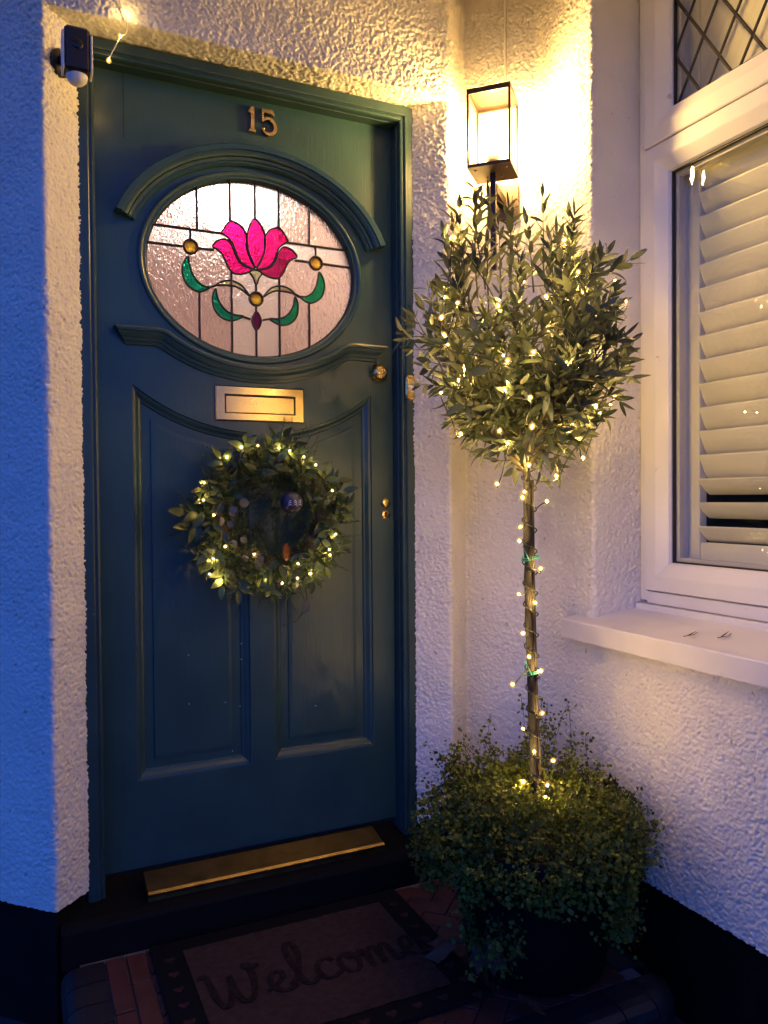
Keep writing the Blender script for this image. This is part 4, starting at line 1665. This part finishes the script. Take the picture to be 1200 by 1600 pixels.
def maple(name, p, d, nrm, s, label, droop=.2):
    # lobed dry leaf with a stalk
    pts = []
    lobes = [(-150, .45), (-120, .25), (-95, .75), (-65, .38), (-40, .92), (-22, .50), (0, 1.05), (22, .50), (40, .92), (65, .38), (95, .75), (120, .25), (150, .45)]
    for ad, r_ in lobes:
        r_ *= rnd.uniform(.7, 1.1)
        r_ = .35 + .65 * r_ if r_ < .6 else r_
        pts.append((r_ * math.sin(R(ad)) * (1 - .3 * droop), r_ * math.cos(R(ad)), -droop * r_ * r_ * 1.6 * abs(math.sin(R(ad))) + rnd.uniform(-.14, .14)))
    vs = [(0, 0, .04)] + pts
    fs = [(0, i, i + 1) for i in range(1, len(pts))]
    mm = frame_mat(p, d, nrm, s)
    V = [mm @ Vector(v_) for v_ in vs]
    b_ = MB().add([tuple(v_) for v_ in V], fs)
    b_.tube([mm @ Vector(v_) for v_ in ((0, 0, .03), (.03, -.4, .06), (.1, -.8, .02))], s * .02, 4)
    t = thing(name, p, label, 'leaf', None)
    o = b_.build('blade', M['dryleaf'], t, fix=False)
    return t


# ------------------------------------------------------------------ tiled step
ZF = -.12
step = MB()
step.box((-.080, -.785, -.279), (1.045, -.10, ZF - .006))
st_o = step.build('porch_step', M['mortar'])
tag(st_o, kind='structure')
WL[st_o.name] = Vector((0, 0, 0))


def tile(name, m, x0, x1, y0, y1, z=ZF):
    z += rnd.uniform(-.0008, .0008)
    return MB().box((x0, y0, z - .012), (x1, y1, z), .0015).build(name, m, st_o)


# red border courses on the left and back, herringbone field
g = .0035
for c0 in (-.028, .0165):
    y = -.165
    k = 0
    while y > -.735:
        l_ = .21 if k or c0 < 0 else .12
        tile('tile', M['redtile'], c0 + g / 2, c0 + .0445 - g / 2, max(y - l_, -.738) + g / 2, y - g / 2)
        y -= l_
        k += 1
# herringbone: bricks 0.10 x 0.05 at 45 degrees clipped by the field rectangle
fx0, fx1, fy0, fy1 = .063, 1.000, -.738, -.165


def clip_rect(poly, x0, x1, y0, y1):
    for ax, lim, s_ in ((0, x0, 1), (0, x1, -1), (1, y0, 1), (1, y1, -1)):
        def it(a, b_, ax=ax, lim=lim):
            t = (lim - a[ax]) / (b_[ax] - a[ax])
            return (a[0] + (b_[0] - a[0]) * t, a[1] + (b_[1] - a[1]) * t)
        poly = clip(poly, lambda p: s_ * (p[ax] - lim) >= 0, it)
        if not poly:
            break
    return poly


bw = .055
cs = math.cos(R(45))
nt_ = 0
for k in range(-40, 41):
    for r_ in range(-12, 13):
        for ori in (0, 1):
            if ori == 0:
                u, v_ = k * bw + r_ * 4 * bw * 1.0, k * bw
                quad = [(u, v_), (u + 2 * bw, v_), (u + 2 * bw, v_ + bw), (u, v_ + bw)]
            else:
                u, v_ = k * bw + r_ * 4 * bw + 2 * bw, k * bw - bw
                quad = [(u, v_), (u + bw, v_), (u + bw, v_ + 2 * bw), (u, v_ + 2 * bw)]
            gq = inset(quad, g / 2)
            wq = [(.5 + (a - b_) * cs, -.45 + (a + b_) * cs) for a, b_ in gq]
            if max(p[0] for p in wq) < fx0 or min(p[0] for p in wq) > fx1 or max(p[1] for p in wq) < fy0 or min(p[1] for p in wq) > fy1:
                continue
            pc_ = clip_rect(wq, fx0, fx1, fy0, fy1)
            if len(pc_) < 3:
                continue
            xa, xb = min(p[0] for p in pc_), max(p[0] for p in pc_)
            ya, yb = min(p[1] for p in pc_), max(p[1] for p in pc_)
            if (xb - xa) * (yb - ya) < 3e-4:
                continue
            zt = ZF + rnd.uniform(-.001, .0008)
            n_ = len(pc_)
            ins = inset(pc_, .001)
            b_ = MB()
            b_.loops([[(x, y, zt - .012) for x, y in pc_], [(x, y, zt - .001) for x, y in pc_], [(x, y, zt) for x, y in ins]], cap=True)
            b_.build('tile', M['redtile'], st_o)
            nt_ += 1


def bullnose(x0, x1, y0, y1, side):
    z = ZF + rnd.uniform(-.0008, .0008)
    w_ = .092
    pr_ = [(0, -.012), (0, 0), (.050, 0), (.070, -.003), (.084, -.012), (.091, -.027), (.092, -.055), (.080, -.055), (.080, -.012)]
    b_ = MB()
    if side == 'L':
        b_.extr([(x1 - d, z + e) for d, e in pr_], 'Y', y0, y1)
    elif side == 'R':
        b_.extr([(x0 + d, z + e) for d, e in pr_], 'Y', y0, y1)
    else:
        b_.extr([(y1 - d, z + e) for d, e in pr_], 'X', x0, x1)
    return b_.build('edge_tile', M['blacktile'], st_o)


y = -.165
while y > -.70:
    bullnose(-.12, -.030, y - .077 + g, y, 'L')
    y -= .077
y = -.165
while y > -.70:
    bullnose(1.003, 1.095, y - .077 + g, y, 'R')
    y -= .077
x = -.028
while x < .98:
    bullnose(x + g, min(x + .105, 1.0), -.83, -.7405, 'F')
    x += .105
MB().lathe([(.001, ZF - .012), (.001, ZF), (.050, ZF), (.070, ZF - .003), (.084, ZF - .012), (.091, ZF - .027), (.092, ZF - .055)], (1.003, -.7405, 0), 'Z', 10, True, -math.pi / 2, 0).build('edge_tile', M['blacktile'], st_o)
MB().lathe([(.001, ZF - .012), (.001, ZF), (.050, ZF), (.070, ZF - .003), (.084, ZF - .012), (.091, ZF - .027), (.092, ZF - .055)], (-.030, -.7405, 0), 'Z', 10, True, math.pi, 1.5 * math.pi).build('edge_tile', M['blacktile'], st_o)
# black threshold step under the door
tb = MB()
tb.extr([(.03, -.02), (-.125, -.036), (-.142, -.042), (-.148, -.052), (-.150, -.135), (.03, -.135)], 'X', -.118, .90)
to = tb.build('threshold_step', M['plinth'])
tag(to, kind='structure')

# ------------------------------------------------------------------ doormat
mx0, mx1, my0, my1 = .070, .705, -.660, -.172
mat_ = thing('doormat', ((mx0 + mx1) / 2, (my0 + my1) / 2, ZF), 'brown coir doormat with black heart border reading Welcome', 'doormat')
ZM = ZF + .012
MB().box((mx0, my0, ZF + .001), (mx1, my1, ZM - .002), .002).build('border', M['rubber'], mat_)
ix0, ix1, iy0, iy1 = mx0 + .068, mx1 - .068, my0 + .060, my1 - .050
nx_, ny_ = 90, 80
gx, gy = np.meshgrid(np.linspace(ix0, ix1, nx_), np.linspace(iy0, iy1, ny_))
Pm = np.stack([gx, gy, np.full_like(gx, ZM)], 2)
Nm = np.zeros_like(Pm)
Nm[..., 2] = 1
grid_mesh('coir_panel', Pm, Nm, (vnoise(Pm.reshape(-1, 3), 160, 4) - .5) * .003, M['coir'], mat_)


def heart(cx, cy, s):
    pts = []
    for t in np.linspace(0, 2 * math.pi, 24)[:-1]:
        x = 16 * math.sin(t) ** 3
        y = 13 * math.cos(t) - 5 * math.cos(2 * t) - 2 * math.cos(3 * t) - math.cos(4 * t)
        pts.append((cx + x * s / 32, cy + y * s / 32))
    return pts


for k in range(8):
    for hx in (mx0 + .034, mx1 - .034):
        hpz = heart(hx, my1 - .075 - k * .058, .024)
        b_ = MB().extr([(x, y) for x, y in hpz], 'Z', ZM - .004, ZM - .001)
        b_.build('heart', M['heart'], mat_)
for k in range(8):
    hpz = heart(mx0 + .11 + k * .06, my0 + .030, .024)
    MB().extr([(x, y) for x, y in hpz], 'Z', ZM - .004, ZM - .001).build('heart', M['heart'], mat_)
# script lettering
strokes = {
    'W': [[(.00, .95), (.04, 1.05), (.10, 1.0), (.13, .7), (.17, .2), (.24, .0), (.34, .15), (.42, .55), (.45, .85), (.45, .5), (.50, .1), (.60, .0), (.72, .2), (.80, .65), (.80, 1.02), (.74, 1.1), (.74, .98), (.84, .95), (.95, 1.0)]],
    'e': [[(-.05, .12), (.10, .22), (.28, .42), (.26, .60), (.14, .60), (.06, .35), (.12, .08), (.26, .0), (.42, .12)]],
    'l': [[(-.05, .12), (.12, .4), (.28, .95), (.28, 1.32), (.20, 1.42), (.12, 1.2), (.12, .5), (.16, .08), (.26, .0), (.38, .12)]],
    'c': [[(.38, .48), (.30, .60), (.16, .56), (.07, .32), (.12, .06), (.26, .0), (.44, .14)]],
    'o': [[(.24, .60), (.10, .52), (.06, .25), (.16, .02), (.30, .06), (.38, .32), (.32, .56), (.22, .58), (.30, .42), (.48, .46)]],
    'm': [[(-.02, .45), (.05, .58), (.10, .3), (.10, .0), (.12, .3), (.22, .58), (.30, .52), (.31, .0), (.33, .3), (.43, .58), (.51, .52), (.52, .10), (.58, .0), (.70, .12)]],
}
adv = {'W': .95, 'e': .40, 'l': .36, 'c': .40, 'o': .44, 'm': .68}
px_, SCL = .148, .138
for ch in 'Welcome':
    LIFT = .0006 * (len(mat_.children) % 5)
    for stq in strokes[ch]:
        cv = catmull([(px_ + x * SCL, -.470 + y * SCL * .86, 0) for x, y in stq], k=6)
        n_ = len(cv)
        l_, r_ = ribbon2d([(p.x, p.y) for p in cv], [.0065 + .0075 * abs(math.sin(math.atan2(*((cv[min(i + 1, n_ - 1)] - cv[max(i - 1, 0)]).to_2d().yx)))) for i in range(n_)])
        vs = [(p.x, p.y, ZM + .0010 + LIFT * .4 + i * .00002) for i, p in enumerate(l_)] + [(p.x, p.y, ZM + .0010 + LIFT * .4 + i * .00002) for i, p in enumerate(r_)] + [(p.x, p.y, ZM - .002) for p in l_] + [(p.x, p.y, ZM - .002) for p in r_]
        fs = []
        for i in range(n_ - 1):
            fs += [(i, i + 1, n_ + i + 1, n_ + i), (i, i + 1, 2 * n_ + i + 1, 2 * n_ + i), (n_ + i, n_ + i + 1, 3 * n_ + i + 1, 3 * n_ + i)]
        MB().add(vs, fs).build('letter', M['ink'], mat_, fix=False)
    px_ += adv[ch] * SCL

# dry leaves
maple('dry_leaf', (.655, -.50, ZF + .03), (.5, -.6, .25), (-.3, -.5, 1), .055, 'curled brown leaf lying flat on the doormat near the pot')
maple('dry_leaf', (.690, -.655, ZF + .075), (.1, .1, 1), (-.6, -.8, .1), .060, 'brown leaf standing upright against the left side of the pot', .1)
maple('dry_leaf', (.740, -.745, ZF + .03), (-.5, -.4, .3), (0, -.4, 1), .050, 'brown leaf lying in front of the pot on the tiles')
maple('dry_leaf', (1.075, -.60, .245), (-.2, -.2, .9), (-.3, -.9, .2), .035, 'orange brown leaf caught in the right edge of the creeping plant')
for p, d, s_, lb in (((1.180, -.745, .619), (1, .05, 0), .028, 'thin dark dry leaf sliver on the sill nearer the olive tree'), ((1.215, -.808, .623), (1, .2, 0), .030, 'small curled dry leaf on the sill nearer the right edge')):
    t = thing('dry_leaf', p, lb, 'leaf')
    me = leaf_mesh('sliver', M['dryleaf'], 1., .13, .8, -.25, 1, 5)
    place('blade', me, frame_mat((p[0] - d[0] * s_ / 2, p[1], p[2] + .002), d, (0, .2, 1), s_ * 1.3), t)
    b_ = MB().tube([(p[0] - .02, p[1] + .003, p[2] + .001), (p[0] + .005, p[1] - .004, p[2] + .004), (p[0] + .026, p[1] + .006, p[2] + .006)], .0009, 5)
    b_.build('stalk', M['dryleaf'], t)

# ------------------------------------------------------------------ wreath
WC = Vector((.402, -.05, .888))
wre = thing('wreath', (WC.x, -.045, .66), 'round evergreen wreath with mixed leaves and warm lights hanging on the door', 'wreath')
HC = Vector((.415, -.045, .902))       # the hole sits off centre
wb = MB()
ringp = [HC + Vector((math.cos(2 * math.pi * k / 32) * .135, 0, math.sin(2 * math.pi * k / 32) * .135)) for k in range(33)]
wb.tube(ringp, [.014 + .004 * math.sin(k * 3.7) for k in range(32)] + [.014], 8, False)
wb.build('willow_ring', M['coverstem'], wre)
# conifer sprigs: joined needles
nd = leaf_mesh('needle', M['needle'], 1., .17, .2, .05, 1, 2)
nit = []
sprig = MB()


def wring(t, r_, y):
    r_ *= 1.09
    return Vector((WC.x + math.cos(t) * r_, y, WC.z + math.sin(t) * r_ * .98))


def conifer(p, d, L_, nl, spread=.8):
    d = d.normalized()
    n = int(L_ / .0034)
    pts = [p.copy()]
    bend = Vector((rnd.gauss(0, .03), rnd.gauss(0, .02), rnd.gauss(-.01, .03)))
    sd = d.orthogonal().normalized()
    for i in range(n):
        d = (d + bend * .25).normalized()
        p = p + d * (L_ / n)
        if p.y > -.006:
            p.y = -.006
        pts.append(p.copy())
        sd.rotate(Matrix.Rotation(2.4, 3, d))
        for s_ in (1, -1):
            dd = (d * spread + sd * s_ * .9).normalized()
            nit.append((nd, frame_mat(p, dd, d, nl * rnd.uniform(.7, 1.1) * (1 - .5 * i / n))))
    sprig.tube(pts[::3], .0008, 4, False)


for k in range(430):
    t = rnd.uniform(0, 2 * math.pi)
    r_ = rnd.uniform(.082 - .03 * math.cos(t - 3.8), .188)
    p = wring(t, r_, rnd.uniform(-.10, -.03))
    rad = Vector((math.cos(t), 0, math.sin(t)))
    tan = Vector((-math.sin(t), 0, math.cos(t))) * rnd.choice((1, -1))
    d = rad * rnd.uniform(-.35, .9) + tan * rnd.uniform(.2, 1) + Vector((0, rnd.uniform(-.8, .1), -.1))
    conifer(p, d, rnd.uniform(.035, .07), rnd.uniform(.010, .018))
for (t, r_) in ((1.25, .18), (1.15, .18), (1.4, .175), (1.05, .17), (-.3, .17), (-.6, .17), (3.2, .17), (4.9, .17), (4.6, .17), (-.1, .17), (.2, .17), (2.2, .17), (4.3, .15), (4.4, .04), (3.4, .05), (4.0, .06), (5.0, .06)):
    rad = Vector((math.cos(t), 0, math.sin(t)))
    conifer(wring(t, r_, -.05), rad + Vector((rnd.gauss(.2, .3), -.2, rnd.gauss(0, .3))), .09, .015)
for k in range(230):
    t = rnd.uniform(0, 2 * math.pi)
    p = wring(t, .13 * math.sqrt(rnd.random()), rnd.uniform(-.05, -.012))
    conifer(p, Vector((rnd.gauss(0, 1), rnd.gauss(-.1, .2), rnd.gauss(0, 1))), rnd.uniform(.04, .07), rnd.uniform(.010, .017))
sprig.build('sprig_stems', M['needle'], wre)['kind'] = 'stuff'
merged('conifer_sprigs', nit, M['needle'], wre)
wl1 = leaf_mesh('broad_leaf', M['wleaf'], 1., .44, .3, .18, .9, 6)
wl2 = leaf_mesh('pale_edged_leaf', M['wvar'], 1., .46, .3, .15, .9, 6)
wl3 = leaf_mesh('narrow_leaf', M['wleaf'], 1., .28, .25, .15, .9, 6)


def spray(t, r_, y, nleaf, me_, size, dirv=None):
    p = wring(t, r_, y)
    rad = Vector((math.cos(t), 0, math.sin(t)))
    tan = Vector((-math.sin(t), 0, math.cos(t)))
    d = dirv if dirv is not None else (rad * rnd.uniform(.4, 1.1) + tan * rnd.uniform(-1, 1) + Vector((0, rnd.uniform(-.6, 0), 0)))
    d = d.normalized()
    sd = Vector((0, -1, 0)).cross(d)
    sd = sd.normalized() if sd.length > .1 else tan
    for i in range(nleaf):
        q = p + d * (i * size * .32)
        for s_ in ((1, -1) if i < nleaf - 1 else (0,)):
            ld = d * rnd.uniform(.5, .9) + sd * s_ + Vector((0, rnd.gauss(-.15, .25), rnd.gauss(0, .2)))
            q2 = q.copy()
            q2.y = min(q2.y, -.012)
            place('leaf', me_, frame_mat(q2, ld, Vector((rnd.gauss(0, .35), -1, rnd.gauss(.2, .35))), size * rnd.uniform(.75, 1.1)), wre)


for k in range(84):
    t = k / 84 * 2 * math.pi + rnd.uniform(-.1, .1)
    spray(t, rnd.uniform(.10, .185), rnd.uniform(-.10, -.04), rnd.choice((2, 2, 3)), rnd.choice((wl1, wl1, wl3, wl3, wl1, wl2)), rnd.uniform(.032, .048))
# leafy lower left, left tip, top, right tip
for (t, r_, n_, me_, sz, dv) in ((3.95, .165, 4, wl2, .045, (-.2, -.4, -1)), (3.75, .15, 3, wl2, .044, (-.8, -.4, -.6)), (4.15, .16, 4, wl1, .042, (0, -.4, -1)), (3.6, .16, 3, wl2, .040, (-.3, -.5, -1)),
                              (3.05, .16, 4, wl1, .050, (-1, -.1, .0)), (3.2, .17, 3, wl1, .046, (-1, -.1, -.35)), (1.95, .17, 3, wl2, .040, (-.1, -.4, 1)), (1.6, .165, 3, wl2, .040, (.3, -.5, .5)),
                              (1.35, .16, 3, wl2, .036, (.8, -.5, .1)), (.55, .17, 3, wl1, .044, (1, -.2, .1)), (.35, .18, 2, wl1, .050, (1, -.2, .15)), (2.3, .16, 3, wl1, .044, (-.6, -.4, .8)),
                              (5.6, .165, 3, wl2, .040, (.3, -.4, -1)), (5.9, .17, 3, wl1, .040, (.8, -.4, -.4)), (2.7, .13, 2, wl1, .056, (.2, -.8, -.3)), (2.6, .12, 2, wl1, .05, (.5, -.8, .0)),
                              (5.4, .18, 2, wl2, .036, (.2, -.3, -1)), (.1, .18, 2, wl2, .040, (.6, -.3, -.7))):
    spray(t, r_, -.085, n_, me_, sz, Vector(dv))
# grey round eucalyptus discs on the inner left and bottom
ed = leaf_mesh('round_leaf', M['euc'], 1., 1.05, .1, .06, .6, 6)
for k in range(16):
    t = rnd.uniform(2.7, 4.4)
    p = wring(t, rnd.uniform(.080, .125), rnd.uniform(-.105, -.07))
    place('round_leaf', ed, frame_mat(p, Vector((rnd.gauss(0, 1), -.2, rnd.gauss(-.3, 1))), (rnd.gauss(0, .3), -1, rnd.gauss(.2, .3)), rnd.uniform(.018, .030)), wre)
for t, r_ in ((5.15, .232),):
    place('leaf', leaf_mesh('grey_leaf', M['euc'], 1., .62, .2, .15, .8, 6), frame_mat(wring(t, r_, -.06), Vector((-.3, 0, -1)), (.1, -1, .2), .040), wre)
MB().tube(catmull([wring(5.2, .19, -.06), wring(5.15, .235, -.05), wring(5.0, .27, -.045), wring(4.86, .275, -.04)], k=4), .0012, 5).build('twig', M['coverstem'], wre)
MB().tube(catmull([wring(1.0, .19, -.05), wring(.98, .23, -.05), wring(1.02, .262, -.045)], k=4), .0010, 5).build('twig', M['coverstem'], wre)
# orange slice, cone, bauble
osl = MB().lathe([(.001, -.003), (.022, -.003), (.025, 0), (.022, .003), (.001, .003)], (0, 0, 0), 'Y', 20)
osl.v = [tuple(Matrix.Rotation(R(50), 3, 'Z') @ Vector(v_) + Vector((.438, -.098, .797))) for v_ in osl.v]
osl.build('orange_slice', M['orange'], wre)
bau = MB().lathe([(.0005, .028)] + [(.030 * math.sin(a), .029 * math.cos(a)) for a in np.linspace(.15, 3.0, 14)] + [(.0005, -.029)], (.457, -.088, .926), 'Z', 24).build('bauble', M['bauble'], wre)
for dx in (-.013, 0, .013):   # three small white trees painted on it
    b_ = MB()
    for zz, ww in ((.006, .003), (.001, .0045), (-.004, .0055)):
        b_.tube([(.457 + dx - ww, -.1185 + abs(dx) * .25, .926 + zz - .003), (.457 + dx, -.1192 + abs(dx) * .25, .926 + zz), (.457 + dx + ww, -.1185 + abs(dx) * .25, .926 + zz - .003)], .0008, 5)
    b_.build('painted_tree', M['white'], bau)
cs_ = MB()
for k in range(60):
    a = k * 2.4
    z = k / 60
    r_ = .013 * math.sin(.35 + 2.5 * z)
    cs_.hexa([tuple(Vector((.503, -.095, .820)) + Vector((math.cos(a + da) * rr2, math.sin(a + da) * rr2, (z - .5) * .034 + dz))) for dz in (-.0012, .0012) for da, rr2 in ((-.25, r_ * .5), (.25, r_ * .5), (.3, r_), (-.3, r_))])
cs_.build('pine_cone', M['cone'], wre)
fw_ = thing('fairy_lights', (WC.x, -.09, .70), 'small warm fairy lights on a thin wire wound round the door wreath', 'fairy lights')
wr_sorted = sorted(WRL, key=lambda p: math.atan2(p[2] - WC.z, p[0] - WC.x))
string_lights(fw_, [(p[0], p[1] - rnd.uniform(0, .012), p[2]) for p in wr_sorted], M['wire'], .0005, .0, .72, None, True)

print('triangles', sum(len(p.vertices) - 2 for m in {o.data for o in SC.objects if o.type == 'MESH'} for p in m.polygons))
